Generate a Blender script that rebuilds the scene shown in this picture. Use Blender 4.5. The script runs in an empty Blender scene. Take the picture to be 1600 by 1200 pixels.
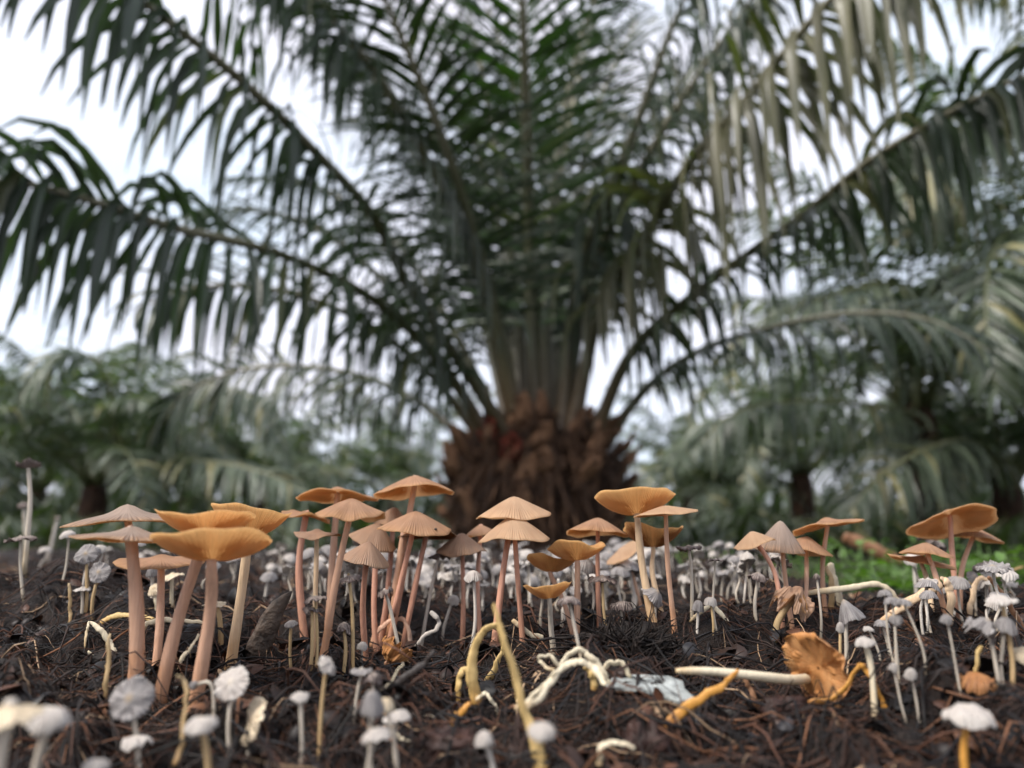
import bpy, math, random
import numpy as np
from mathutils import Vector, Matrix

random.seed(7)
rng = np.random.default_rng(7)
S = bpy.context.scene
COL = S.collection
R = math.radians

# ------------------------------------------------------------------ camera
FPX = 1200.0                      # focal length in pixels of the 1600 wide photograph
PITCH = R(10.39)
CAM = np.array([0.0, 0.0, 0.075])
cd = bpy.data.cameras.new('camera')
cam = bpy.data.objects.new('camera', cd)
COL.objects.link(cam)
cam.location = CAM
cam.rotation_euler = (R(90) + PITCH, 0, 0)
cd.sensor_width = 36
cd.lens = 27
cd.clip_start = 0.01
cd.clip_end = 2000
cd.dof.use_dof = True
cd.dof.focus_distance = 0.44
cd.dof.aperture_fstop = 5.6
S.camera = cam

# ------------------------------------------------------------------ world, sun, exposure
SUN_AZ = R(238)     # compass style, clockwise from +Y: behind the camera on the left
SUN_EL = R(52)
w = bpy.data.worlds.new('World')
S.world = w
w.use_nodes = True
nt = w.node_tree
bg = nt.nodes['Background']
sky = nt.nodes.new('ShaderNodeTexSky')
sky.sky_type = 'NISHITA'
sky.sun_disc = False
sky.sun_elevation = SUN_EL
sky.sun_rotation = SUN_AZ
sky.dust_density = 3.0
tc = nt.nodes.new('ShaderNodeTexCoord')
no = nt.nodes.new('ShaderNodeTexNoise')
no.inputs['Scale'].default_value = 2.2
no.inputs['Detail'].default_value = 5
mp = nt.nodes.new('ShaderNodeMapping')
mp.inputs['Scale'].default_value = (1, 1, 2.2)
rp = nt.nodes.new('ShaderNodeValToRGB')
rp.color_ramp.elements[0].position = 0.34
rp.color_ramp.elements[0].color = (6.3, 7.2, 8.4, 1)
rp.color_ramp.elements[1].position = 0.66
rp.color_ramp.elements[1].color = (8.9, 8.7, 9.7, 1)
mx = nt.nodes.new('ShaderNodeMix')
mx.data_type = 'RGBA'
mx.inputs['Factor'].default_value = 0.86
nt.links.new(tc.outputs['Generated'], mp.inputs['Vector'])
nt.links.new(mp.outputs['Vector'], no.inputs['Vector'])
nt.links.new(no.outputs['Fac'], rp.inputs['Fac'])
nt.links.new(sky.outputs['Color'], mx.inputs['A'])
nt.links.new(rp.outputs['Color'], mx.inputs['B'])
nt.links.new(mx.outputs['Result'], bg.inputs['Color'])
bg.inputs['Strength'].default_value = 0.073

sl = bpy.data.lights.new('sun', 'SUN')
so = bpy.data.objects.new('sun', sl)
COL.objects.link(so)
sl.energy = 2.4
sl.angle = R(26)
sl.color = (1.0, 0.95, 0.88)
sd = Vector((math.sin(SUN_AZ) * math.cos(SUN_EL), math.cos(SUN_AZ) * math.cos(SUN_EL), math.sin(SUN_EL)))
so.rotation_euler = sd.to_track_quat('Z', 'Y').to_euler()
so.location = (-3, -3, 8)

S.view_settings.view_transform = 'Standard'
S.view_settings.look = 'None'
S.view_settings.gamma = 1
S.view_settings.exposure = 1.22
S.view_settings.use_curve_mapping = False
S.render.engine = 'CYCLES'
S.cycles.use_denoising = True
S.cycles.max_bounces = 6
S.cycles.adaptive_threshold = 0.02
S.cycles.transparent_max_bounces = 4
S.cycles.diffuse_bounces = 3

# ------------------------------------------------------------------ pixel helpers (1600x1200 photograph)
FWD = np.array([0, math.cos(PITCH), math.sin(PITCH)])
UPV = np.array([0, -math.sin(PITCH), math.cos(PITCH)])
def ray(u, v):
    return np.array([(u - 800) / FPX, 0, 0]) + FWD + UPV * ((600 - v) / FPX)
def at(u, v, Y):
    d = ray(u, v)
    return CAM + d * (Y / d[1])
def scale_at(P):
    return float(np.dot(P - CAM, FWD)) / FPX     # metres per photo pixel

# ------------------------------------------------------------------ noise
def _hash(ix, iy, seed):
    h = (ix.astype(np.int64) * 374761393 + iy.astype(np.int64) * 668265263 + seed * 974711) & 0xffffffff
    h = ((h ^ (h >> 13)) * 1274126177) & 0xffffffff
    h = (h ^ (h >> 16)) & 0xffffffff
    return h / 4294967296.0
def perlin(x, y, seed=0):
    x = np.asarray(x, float); y = np.asarray(y, float)
    x0 = np.floor(x); y0 = np.floor(y)
    fx = x - x0; fy = y - y0
    ux = fx * fx * fx * (fx * (fx * 6 - 15) + 10); uy = fy * fy * fy * (fy * (fy * 6 - 15) + 10)
    def g(dx, dy):
        a = _hash(x0 + dx, y0 + dy, seed) * 2 * np.pi
        return np.cos(a) * (fx - dx) + np.sin(a) * (fy - dy)
    a = g(0, 0) * (1 - ux) + g(1, 0) * ux
    b = g(0, 1) * (1 - ux) + g(1, 1) * ux
    return 1.5 * (a * (1 - uy) + b * uy)
def sstep(t):
    t = np.clip(t, 0, 1)
    return t * t * (3 - 2 * t)

# ------------------------------------------------------------------ terrain of the mulch bed
BUMPS = [  # x, y, height, sx, sy
    (-0.27, 0.60, 0.022, 0.10, 0.06), (-0.44, 0.64, 0.034, 0.14, 0.08),
    (0.24, 0.58, 0.016, 0.07, 0.06), (0.38, 0.62, 0.014, 0.08, 0.06),
    (0.07, 0.52, 0.010, 0.05, 0.035), (-0.11, 0.62, 0.008, 0.05, 0.05),
    (0.05, 0.40, 0.006, 0.05, 0.04), (-0.145, 0.50, -0.012, 0.025, 0.03),
]
def H(x, y):
    x = np.asarray(x, float); y = np.asarray(y, float)
    wx = x + 0.012 * perlin(x / 0.05, y / 0.05, 11)
    wy = y + 0.012 * perlin(x / 0.05, y / 0.05, 12)
    z = 0.016 * (np.abs(perlin(wx / 0.075, wy / 0.075, 1)) * 1.8 - 0.5)
    z = z + 0.008 * (np.abs(perlin(wx / 0.026, wy / 0.026, 2)) * 1.8 - 0.5)
    z = z + 0.0028 * (np.abs(perlin(wx / 0.0105, wy / 0.0105, 3)) * 1.8 - 0.5)
    z = z + 0.010 * perlin(x / 0.3, y / 0.3, 4)
    for bx, by, hh, sx, sy in BUMPS:
        z = z + hh * np.exp(-((x - bx) / sx) ** 2 - ((y - by) / sy) ** 2)
    z = z - 0.022 * sstep((0.37 - y) / 0.15)          # the bed dips towards the camera
    e = 2.0 - 1.2 * sstep((x / np.maximum(y, 0.25) - 0.16) / 0.26)   # the bed ends nearer on the right
    s = sstep((y - e) / (0.25 + 0.2 * e))
    s2 = sstep((np.abs(x) - 2.2) / 0.6)
    s3 = sstep((-0.9 - y) / 0.5)
    s = np.maximum(np.maximum(s, s2), s3)
    return z * (1 - 0.6 * s) - 0.16 * s
def ground_hit(u, v):
    d = ray(u, v); d = d / np.linalg.norm(d)
    t = np.linspace(0.16, 2.6, 2400)
    P = CAM[None] + d[None] * t[:, None]
    below = P[:, 2] < H(P[:, 0], P[:, 1])
    i = int(np.argmax(below)) if below.any() else 1400
    return P[i]

# ------------------------------------------------------------------ mesh / object helpers
def mesh(name, V, F, mat=None, smooth=True, attr=None):
    me = bpy.data.meshes.new(name)
    V = np.asarray(V, np.float32)
    if isinstance(F, np.ndarray):
        n, k = F.shape
        me.vertices.add(len(V)); me.vertices.foreach_set('co', V.ravel())
        me.loops.add(n * k); me.polygons.add(n)
        me.loops.foreach_set('vertex_index', F.astype(np.int32).ravel())
        me.polygons.foreach_set('loop_start', np.arange(0, n * k, k, dtype=np.int32))
        me.update(calc_edges=True)
    else:
        me.from_pydata(V.tolist(), [], F)
    if smooth:
        me.polygons.foreach_set('use_smooth', [True] * len(me.polygons))
    if attr is not None:
        for k, A in attr.items():
            a = me.attributes.new(k, 'FLOAT_VECTOR', 'POINT')
            a.data.foreach_set('vector', np.asarray(A, np.float32).ravel())
    if mat: me.materials.append(mat)
    me.update()
    return me
def obj(name, me, parent=None, loc=None):
    o = bpy.data.objects.new(name, me)
    COL.objects.link(o)
    if parent is not None: o.parent = parent
    if loc is not None: o.location = Vector([float(c) for c in loc])
    return o
def tag(o, label=None, cat=None, group=None, kind=None):
    if label: o['label'] = label
    if cat: o['category'] = cat
    if group: o['group'] = group
    if kind: o['kind'] = kind
    return o
def empty(name, loc, label, cat, group=None):
    o = obj(name, None, None, loc)
    o.empty_display_size = 0.01
    return tag(o, label, cat, group)
def catmull(P, n):
    P = np.asarray(P, float)
    if len(P) == 2: P = np.array([P[0], P[0] * .67 + P[1] * .33, P[0] * .33 + P[1] * .67, P[1]])
    Q = np.vstack([2 * P[0] - P[1], P, 2 * P[-1] - P[-2]])
    m = len(P) - 1
    ts = np.linspace(0, m, n)
    i = np.minimum(ts.astype(int), m - 1); f = (ts - i)[:, None]
    a, b, c, d = Q[i], Q[i + 1], Q[i + 2], Q[i + 3]
    return 0.5 * (2 * b + (c - a) * f + (2 * a - 5 * b + 4 * c - d) * f ** 2 + (3 * b - a - 3 * c + d) * f ** 3)
def frames(P, ref=(0.13, -0.97, 0.2)):
    T = np.gradient(P, axis=0); T /= np.linalg.norm(T, axis=1)[:, None] + 1e-12
    A = np.zeros_like(P); r = np.array(ref, float)
    for i in range(len(P)):
        r = r - T[i] * np.dot(r, T[i])
        n = np.linalg.norm(r)
        if n < 1e-6: r = np.array([1.0, 0, 0]); r -= T[i] * np.dot(r, T[i]); n = np.linalg.norm(r)
        r = r / n; A[i] = r
    return T, A, np.cross(T, A)
def tube(P, rad, sides=10, flat=1.0, wob=0.0, ref=(0.13, -0.97, 0.2), seed=0):
    """tube along P with a radius for each point: vertices, quads, attribute (t, angle, 0)"""
    P = np.asarray(P, float); n = len(P)
    T, A, B = frames(P, ref)
    rad = np.broadcast_to(np.asarray(rad, float), (n,))
    g = np.random.default_rng(seed)
    a = np.linspace(0, 2 * np.pi, sides, endpoint=False)
    rr = rad[:, None] * (1 + wob * g.normal(size=(n, sides)) * 0.5 + wob * np.sin(a * 2 + g.uniform(0, 6))[None])
    V = P[:, None] + rr[..., None] * (np.cos(a)[None, :, None] * A[:, None] * flat + np.sin(a)[None, :, None] * B[:, None])
    V = V.reshape(-1, 3)
    F = []
    for i in range(n - 1):
        for j in range(sides):
            k = (j + 1) % sides
            F.append((i * sides + j, i * sides + k, (i + 1) * sides + k, (i + 1) * sides + j))
    F.append(tuple(reversed(range(sides)))); F.append(tuple(range((n - 1) * sides, n * sides)))
    at_ = np.stack([np.repeat(np.linspace(0, 1, n), sides), np.tile(a / 6.2832, n), np.zeros(n * sides)], 1)
    return V, F, at_

# ------------------------------------------------------------------ materials
class Mat:
    def __init__(s, name, rough=0.6, spec=0.4):
        s.m = bpy.data.materials.new(name); s.m.use_nodes = True
        s.t = s.m.node_tree; s.b = s.t.nodes['Principled BSDF']; s.out = s.t.nodes['Material Output']
        s.b.inputs['Roughness'].default_value = rough
        s.b.inputs['Specular IOR Level'].default_value = spec
    def n(s, typ, **kw):
        x = s.t.nodes.new(typ)
        for k, v in kw.items():
            if k in x.inputs.keys(): x.inputs[k].default_value = v
            else: setattr(x, k, v)
        return x
    def l(s, a, b): s.t.links.new(a, b)
    def noise(s, scale, detail=4, coord='Object', stretch=None):
        c = s.n('ShaderNodeTexCoord'); x = s.n('ShaderNodeTexNoise', Scale=scale, Detail=detail)
        if stretch:
            m = s.n('ShaderNodeMapping'); m.inputs['Scale'].default_value = stretch
            s.l(c.outputs[coord], m.inputs['Vector']); s.l(m.outputs['Vector'], x.inputs['Vector'])
        else: s.l(c.outputs[coord], x.inputs['Vector'])
        return x.outputs['Fac']
    def ramp(s, fac, stops):
        r = s.n('ShaderNodeValToRGB'); e = r.color_ramp.elements
        while len(e) < len(stops): e.new(0.5)
        for i, (p, c) in enumerate(stops): e[i].position = p; e[i].color = (*c, 1)
        s.l(fac, r.inputs['Fac']); return r.outputs['Color']
    def mix(s, fac, a, b, blend='MIX'):
        x = s.n('ShaderNodeMix'); x.data_type = 'RGBA'; x.blend_type = blend
        for sock, v in (('Factor', fac), ('A', a), ('B', b)):
            if isinstance(v, (int, float)): x.inputs[sock].default_value = v
            elif isinstance(v, tuple): x.inputs[sock].default_value = (*v, 1)
            else: s.l(v, x.inputs[sock])
        return x.outputs['Result']
    def math(s, op, a, b=0.0):
        x = s.n('ShaderNodeMath'); x.operation = op
        for i, v in enumerate((a, b)):
            if isinstance(v, (int, float)): x.inputs[i].default_value = v
            else: s.l(v, x.inputs[i])
        return x.outputs[0]
    def attr(s, name):
        a = s.n('ShaderNodeAttribute'); a.attribute_name = name
        sp = s.n('ShaderNodeSeparateXYZ'); s.l(a.outputs['Vector'], sp.inputs[0])
        return sp.outputs[0], sp.outputs[1], sp.outputs[2], a.outputs['Vector']
    def bump(s, h, dist, strength=1.0):
        b = s.n('ShaderNodeBump'); b.inputs['Distance'].default_value = dist; b.inputs['Strength'].default_value = strength
        s.l(h, b.inputs['Height']); s.l(b.outputs['Normal'], s.b.inputs['Normal']); return b
    def color(s, c, translucent=0.0, tint=None, two_walls=False):
        s.l(c, s.b.inputs['Base Color'])
        if translucent:
            tr = s.n('ShaderNodeBsdfTranslucent'); ms = s.n('ShaderNodeMixShader'); ms.inputs[0].default_value = translucent
            if tint: c = s.mix(1.0, c, tint, 'MULTIPLY')
            if two_walls:
                gn = s.n('ShaderNodeGamma'); gn.inputs['Gamma'].default_value = 0.55; s.l(c, gn.inputs['Color']); c = gn.outputs[0]
            s.l(c, tr.inputs['Color']); s.l(s.b.outputs[0], ms.inputs[1]); s.l(tr.outputs[0], ms.inputs[2])
            s.l(ms.outputs[0], s.out.inputs['Surface'])
        return s.m

def cap_material(name, top_c, top_m, under, lines=60, line_amt=0.25, transl=0.58, rough=0.55, spot=(0.3, 0.2, 0.14), dark=0.3):
    """mushroom cap: disc colour to margin colour, radial striae, brownish flecks"""
    M = Mat(name, rough, 0.35)
    r, th, side, vec = M.attr('cap')
    nz = M.noise(160, 5); n2 = M.noise(45, 3)
    col = M.ramp(M.math('ADD', r, M.math('MULTIPLY', M.math('SUBTRACT', n2, 0.5), 0.5)), [(0.0, top_c[0]), (0.3, top_c[1]), (0.72, top_c[1]), (1.0, top_m)])
    mpn = M.n('ShaderNodeMapping'); mpn.inputs['Scale'].default_value = (1.6, lines * 1.1, 1); M.l(vec, mpn.inputs['Vector'])
    rn = M.n('ShaderNodeTexNoise', Scale=1.0, Detail=3); M.l(mpn.outputs[0], rn.inputs['Vector']); streak = M.ramp(rn.outputs['Fac'], [(0.42, (0, 0, 0)), (0.66, (1, 1, 1))])
    st = M.math('SINE', M.math('ADD', M.math('MULTIPLY', th, 6.28318 * lines), M.math('MULTIPLY', n2, 5.0)))
    stn = M.math('MULTIPLY', M.math('ADD', M.math('MULTIPLY', M.math('ADD', M.math('MULTIPLY', st, 0.5), 0.5), 0.5), M.math('MULTIPLY', streak, 0.9)), M.math('MULTIPLY', M.math('ADD', r, 0.25), line_amt * 1.3))
    col = M.mix(stn, col, spot)
    fl = M.ramp(n2, [(0.50, (0, 0, 0)), (0.72, (1, 1, 1))])
    col = M.mix(M.math('MULTIPLY', fl, dark), col, spot)
    ucol = M.mix(M.math('MULTIPLY', streak, 0.6), under, tuple(c * 0.72 for c in under))
    ucol = M.mix(M.math('MULTIPLY', fl, 0.5 * dark), ucol, spot)
    col = M.mix(side, col, ucol)
    hh = M.math('ADD', M.math('MULTIPLY', M.math('MULTIPLY', M.math('ADD', st, M.math('MULTIPLY', streak, 1.5)), r), 0.5), nz)
    M.bump(hh, 0.0006, 0.8)
    return M.color(col, transl, None, True)
TAN = cap_material('cap_tan', ((0.40, 0.235, 0.14), (0.56, 0.365, 0.24)), (0.66, 0.41, 0.22), (0.72, 0.40, 0.165), 70, 0.34, spot=(0.27, 0.145, 0.085))
BEIGE = cap_material('cap_beige', ((0.48, 0.385, 0.315), (0.50, 0.42, 0.36)), (0.66, 0.44, 0.27), (0.72, 0.41, 0.18), 80, 0.5, spot=(0.25, 0.19, 0.16))
CREAM = cap_material('cap_cream', ((0.60, 0.42, 0.28), (0.66, 0.48, 0.32)), (0.76, 0.54, 0.34), (0.72, 0.42, 0.19), 80, 0.22, spot=(0.45, 0.26, 0.15))
ORANGE = cap_material('cap_orange', ((0.60, 0.33, 0.13), (0.63, 0.345, 0.135)), (0.78, 0.50, 0.24), (0.82, 0.49, 0.20), 70, 0.1, spot=(0.50, 0.22, 0.06))
BROWN = cap_material('cap_brown', ((0.20, 0.105, 0.06), (0.33, 0.19, 0.115)), (0.38, 0.22, 0.125), (0.45, 0.21, 0.085), 60, 0.45, transl=0.25)
RUST = cap_material('cap_rust', ((0.36, 0.15, 0.05), (0.46, 0.21, 0.075)), (0.50, 0.25, 0.10), (0.50, 0.225, 0.075), 30, 0.6, transl=0.2, spot=(0.16, 0.06, 0.025), dark=0.6)
GREY = cap_material('cap_grey', ((0.40, 0.30, 0.19), (0.41, 0.38, 0.365)), (0.47, 0.44, 0.42), (0.30, 0.27, 0.25), 30, 0.8, transl=0.3, rough=0.75, spot=(0.20, 0.18, 0.175), dark=0.2)
WHITE = cap_material('cap_white', ((0.62, 0.55, 0.46), (0.56, 0.51, 0.465)), (0.62, 0.58, 0.53), (0.42, 0.37, 0.33), 24, 0.4, transl=0.3, rough=0.7, spot=(0.4, 0.34, 0.3), dark=0.15)
WILT = cap_material('cap_wilted', ((0.35, 0.28, 0.22), (0.36, 0.30, 0.265)), (0.14, 0.10, 0.09), (0.25, 0.2, 0.18), 22, 0.85, transl=0.2, rough=0.8, spot=(0.07, 0.05, 0.045), dark=0.5)
CREAMW = cap_material('cap_ivory', ((0.62, 0.46, 0.28), (0.70, 0.58, 0.41)), (0.74, 0.64, 0.48), (0.52, 0.42, 0.3), 16, 0.2, transl=0.3, rough=0.6, spot=(0.4, 0.28, 0.17), dark=0.2)
CAPMAT = dict(tan=TAN, beige=BEIGE, cream=CREAM, orange=ORANGE, brown=BROWN, rust=RUST, grey=GREY, white=WHITE, wilt=WILT, ivory=CREAMW)

def gill_material(name, c):
    M = Mat(name, 0.7, 0.2)
    return M.color(M.mix(M.noise(120, 3), c, tuple(x * 0.72 for x in c)), 0.5)
GILL = dict(orange=gill_material('gill_orange', (0.80, 0.48, 0.22)), brown=gill_material('gill_brown', (0.36, 0.17, 0.07)), grey=gill_material('gill_grey', (0.25, 0.22, 0.2)))

def stem_material(name, top, mid, base, rough=0.45, transl=0.15):
    M = Mat(name, rough, 0.4)
    t, a, _, v = M.attr('stem')
    f1 = M.noise(900, 3, stretch=(1, 1, 0.06)); f2 = M.noise(90, 4)
    c = M.ramp(M.math('ADD', t, M.math('MULTIPLY', M.math('SUBTRACT', f2, 0.5), 0.35)), [(0.0, base), (0.22, mid), (0.7, mid), (1.0, top)])
    c = M.mix(M.math('MULTIPLY', M.ramp(f1, [(0.4, (0, 0, 0)), (0.65, (1, 1, 1))]), 0.35), c, tuple(x * 0.62 for x in mid))
    M.bump(M.math('ADD', f1, f2), 0.0008, 0.7)
    return M.color(c, transl)
STEM = dict(
    pink=stem_material('stem_pink', (0.58, 0.40, 0.30), (0.60, 0.36, 0.24), (0.48, 0.23, 0.11)),
    rose=stem_material('stem_rose', (0.58, 0.34, 0.245), (0.58, 0.30, 0.205), (0.50, 0.25, 0.15)),
    cream=stem_material('stem_cream', (0.66, 0.48, 0.31), (0.68, 0.49, 0.31), (0.50, 0.28, 0.12)),
    grey=stem_material('stem_grey', (0.60, 0.54, 0.47), (0.55, 0.48, 0.39), (0.5, 0.38, 0.23)),
    white=stem_material('stem_white', (0.58, 0.53, 0.47), (0.60, 0.54, 0.47), (0.52, 0.44, 0.34)),
    ochre=stem_material('stem_ochre', (0.56, 0.43, 0.25), (0.53, 0.37, 0.19), (0.44, 0.25, 0.10)),
    yellow=stem_material('stem_yellow', (0.62, 0.42, 0.16), (0.63, 0.44, 0.18), (0.50, 0.27, 0.075)),
    orange=stem_material('stem_orange', (0.55, 0.25, 0.05), (0.58, 0.28, 0.055), (0.34, 0.14, 0.045)),
    ivory=stem_material('stem_ivory', (0.70, 0.60, 0.42), (0.74, 0.64, 0.46), (0.60, 0.42, 0.22)),
    drybrown=stem_material('stem_drybrown', (0.30, 0.15, 0.08), (0.33, 0.17, 0.09), (0.22, 0.10, 0.05)),
    twig=stem_material('twig_dark', (0.03, 0.022, 0.018), (0.025, 0.018, 0.015), (0.05, 0.035, 0.025), 0.5, 0),
)

# ------------------------------------------------------------------ mushroom shapes
def profile(kind, r, h):
    q = np.sqrt(r * r + 0.012) - 0.1095
    if kind == 'cone':  return h * (1 - 0.92 * q / 0.896 - 0.08 * r ** 3)
    if kind == 'bell':  return h * (1 - 0.25 * r - 0.75 * r ** 3.0)
    if kind == 'dome':  return h * np.sqrt(np.maximum(1 - r * r, 0))
    if kind == 'flat':  return h * (0.5 * (1 - r ** 2) + 0.5 * np.exp(-(r / 0.22) ** 2)) - h * 0.5 * math.exp(-(1 / 0.22) ** 2)
    if kind == 'bowl':  return -h * (1 - r ** 1.7) + 0.10 * h * np.exp(-(r / 0.16) ** 2)
    if kind == 'disc':  return h * (1 - r ** 1.5) + 0.15 * h * np.exp(-(r / 0.2) ** 2)
    return h * (1 - r * r)
def make_cap(Rm, kind, h, mat, seed=0, wave=0.06, ripple=0.0, nr=26, segs=64, rings=12, thick=None, gills=None, oval=1.0, crumple=0.0):
    g = np.random.default_rng(seed)
    t0 = thick if thick else 0.055 * Rm + 0.0003
    rs = np.concatenate([np.linspace(0.0, 1, rings) ** 0.85, np.linspace(1, 0.04, rings - 2)])
    side = np.concatenate([np.zeros(rings), np.ones(rings - 2)])
    th = np.linspace(0, 2 * np.pi, segs + 1)
    ph = g.uniform(0, 6.28, 6)
    rr, tt = np.meshgrid(rs, th, indexing='ij')
    lobes = 1 + 0.03 * np.sin(2 * tt + ph[0]) + 0.022 * np.sin(3 * tt + ph[1]) + 0.018 * np.sin(5 * tt + ph[2]) + 0.012 * np.sin(11 * tt + ph[5]) + 0.02 * rr ** 6 * perlin(tt * 5 + seed, tt * 0 + 0.5, seed)
    z = profile(kind, rr, h)
    wv = wave * Rm * rr ** 2 * (np.sin(2 * tt + ph[3]) + 0.6 * np.sin(3 * tt + ph[4]) + 0.35 * np.sin(7 * tt + ph[5]))
    wv += ripple * Rm * rr ** 1.5 * np.cos(nr * tt)
    if crumple:
        wv += crumple * Rm * rr * perlin(3 * rr * np.cos(tt) + 7 + seed, 3 * rr * np.sin(tt), seed) * 1.6
        lobes = lobes * (1 + 0.35 * crumple * perlin(2.5 * np.cos(tt) + seed, 2.5 * np.sin(tt) + 3, seed + 5))
    z = z + wv
    thick_r = t0 * (1 - 0.7 * rr ** 2) + t0 * 0.6 * np.exp(-(rr / 0.2) ** 2)
    z = z - side[:, None] * thick_r - (1 - side[:, None]) * 0
    rim = Rm * rr * lobes
    X = rim * np.sin(tt); Yv = rim * np.cos(tt) * oval
    V = np.stack([X, Yv, z], -1).reshape(-1, 3)
    A = np.stack([rr, tt / 6.28318, np.broadcast_to(side[:, None], rr.shape)], -1).reshape(-1, 3)
    n = len(rs); m = segs + 1
    ii, jj = np.meshgrid(np.arange(n - 1), np.arange(segs), indexing='ij')
    F = np.stack([ii * m + jj, (ii + 1) * m + jj, (ii + 1) * m + jj + 1, ii * m + jj + 1], -1).reshape(-1, 4)
    cap = mesh('cap', V, F, mat, True, {'cap': A})
    gm = None
    if gills is not None:
        nb = 112; st = 7
        ga = np.linspace(0, 2 * np.pi, nb, endpoint=False)
        GV = []; GF = []
        for i, a in enumerate(ga):
            short = (0.12, 0.45, 0.28, 0.5)[i % 4]
            r_ = np.linspace(short, 0.965, st)
            lob = 1 + 0.03 * np.sin(2 * a + ph[0]) + 0.022 * np.sin(3 * a + ph[1]) + 0.018 * np.sin(5 * a + ph[2]) + 0.012 * np.sin(11 * a + ph[5])
            zz = profile(kind, r_, h) + wave * Rm * r_ ** 2 * (np.sin(2 * a + ph[3]) + 0.6 * np.sin(3 * a + ph[4]) + 0.35 * np.sin(7 * a + ph[5]))
            zz = zz + ripple * Rm * r_ ** 1.5 * np.cos(nr * a)
            zz = zz - (t0 * (1 - 0.7 * r_ ** 2) + t0 * 0.6 * np.exp(-(r_ / 0.2) ** 2)) + 0.0001
            dep = Rm * 0.05 * np.sin(np.pi * np.clip((r_ - short) / (1.0 - short), 0, 1) ** 0.7) ** 0.8 + 0.0001
            for k in range(st):
                x = Rm * r_[k] * lob * math.sin(a); y = Rm * r_[k] * lob * math.cos(a) * oval
                GV.append((x, y, zz[k])); GV.append((x, y, zz[k] - dep[k]))
            b = i * st * 2
            for k in range(st - 1): GF.append((b + 2 * k, b + 2 * k + 1, b + 2 * k + 3, b + 2 * k + 2))
        gm = mesh('gills', GV, np.array(GF), GILL[gills], False)
    zc = float(profile(kind, np.array([0.0]), h)[0]) - t0 * 1.2
    return cap, gm, zc

def cap_matrix(roll, pitch, spin=0):
    # roll > 0: right side up; pitch > 0: top turned to the camera, pitch < 0: underside turned to the camera
    return Matrix.Rotation(R(-roll), 3, 'Y') @ Matrix.Rotation(R(pitch), 3, 'X') @ Matrix.Rotation(R(spin), 3, 'Z')

_sv = np.array([(math.cos(a) * math.sin(b) * (1 + 0.3 * math.sin(3 * a)), math.sin(a) * math.sin(b), 0.7 * math.cos(b)) for b in (0.1, 0.8, 1.6, 2.4, 3.0) for a in [k * 1.0472 for k in range(6)]]) * 0.0011
SPECK = mesh('speck', _sv, [(i * 6 + j, i * 6 + (j + 1) % 6, (i + 1) * 6 + (j + 1) % 6, (i + 1) * 6 + j) for i in range(4) for j in range(6)], STEM['twig'])
NTH = [0]
def mushroom(label, cap, base, kind='cone', roll=0, pitch=0, mid=(), sw=(9, 11), top='tan', stem='pink', gills='orange',
             wave=0.05, ripple=0.0, oval=1.0, crumple=0.0, dY=0.0, Y=None, name='mushroom', cat='mushroom', group=None, lowres=False, nr=26, thick=None, specks=()):
    """cap = (u, v, width, height) in photo pixels of the cap's rim; base = pixel where the stem enters the mulch"""
    NTH[0] += 1; seed = NTH[0]
    if Y is None:
        B = ground_hit(*base)
    else:
        B = at(base[0], base[1], Y)
    Yb = B[1]
    u, v, W, hp = cap
    P = at(u, v, Yb + dY)
    s = scale_at(P)
    cm, gm, zc = make_cap(W / 2 * s, kind, hp * s, CAPMAT[top], seed, wave, ripple, nr, 40 if lowres else 96, 8 if lowres else 14, thick, gills if not lowres else None, oval, crumple)
    Rm3 = cap_matrix(roll, pitch, (seed * 77) % 360 if oval == 1.0 else 0)
    root = empty(name, B - np.array([0, 0, 0.004]), label, cat, group)
    Bl = np.array(root.location)
    c = obj('cap', cm, root, P - Bl)
    c.rotation_euler = Rm3.to_euler()
    if gm: obj('gills', gm, c)
    if kind in ('cone', 'bell', 'disc', 'dome'): zc -= sw[0] / 2 * s * (hp / (W / 2)) * 1.15
    topP = P + np.array(Rm3 @ Vector((0, 0, zc)))
    for th_, r_ in specks:       # a bit of dirt on the cap
        tl = R(th_ + (seed * 77) % 360); Rr = W / 2 * s * r_
        k_ = obj('speck', SPECK, c, (Rr * math.sin(tl), Rr * math.cos(tl), float(profile(kind, np.array([r_]), hp * s)[0])))
    axis = np.array(Rm3 @ Vector((0, 0, 1)))
    pts = [Bl - np.array([0, 0, 0.003])]
    nmid = len(mid)
    for k, (mu, mv) in enumerate(mid):
        f = (k + 1) / (nmid + 1)
        pts.append(at(mu, mv, Yb + dY * f))
    if nmid == 0:
        d = topP - Bl; jit = np.array([math.sin(seed * 2.3), math.cos(seed * 1.7), 0]) * np.linalg.norm(d) * (0.055 if lowres else 0.024)
        pts.append(Bl + d * 0.35 + jit); pts.append(Bl + d * 0.7 + jit * 0.6)
    pts.append(topP - axis * 0.004 * min(1, W / 100)); pts.append(topP + axis * 0.0006)
    C = catmull(pts, 14 if lowres else 26) - Bl
    t = np.linspace(0, 1, len(C))
    rad = (sw[1] + (sw[0] - sw[1]) * t ** 0.8) / 2 * s
    rad = rad * (1 + 0.25 * np.exp(-(t / 0.05) ** 2)) * (1 + 0.05 * np.sin(t * 17 + seed))
    Vv, Ff, Aa = tube(C, rad, 7 if lowres else 12, 1.0, 0.03, seed=seed)
    obj('stem', mesh('stem', Vv, Ff, STEM[stem], True, {'stem': Aa}), root)
    return root

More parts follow.
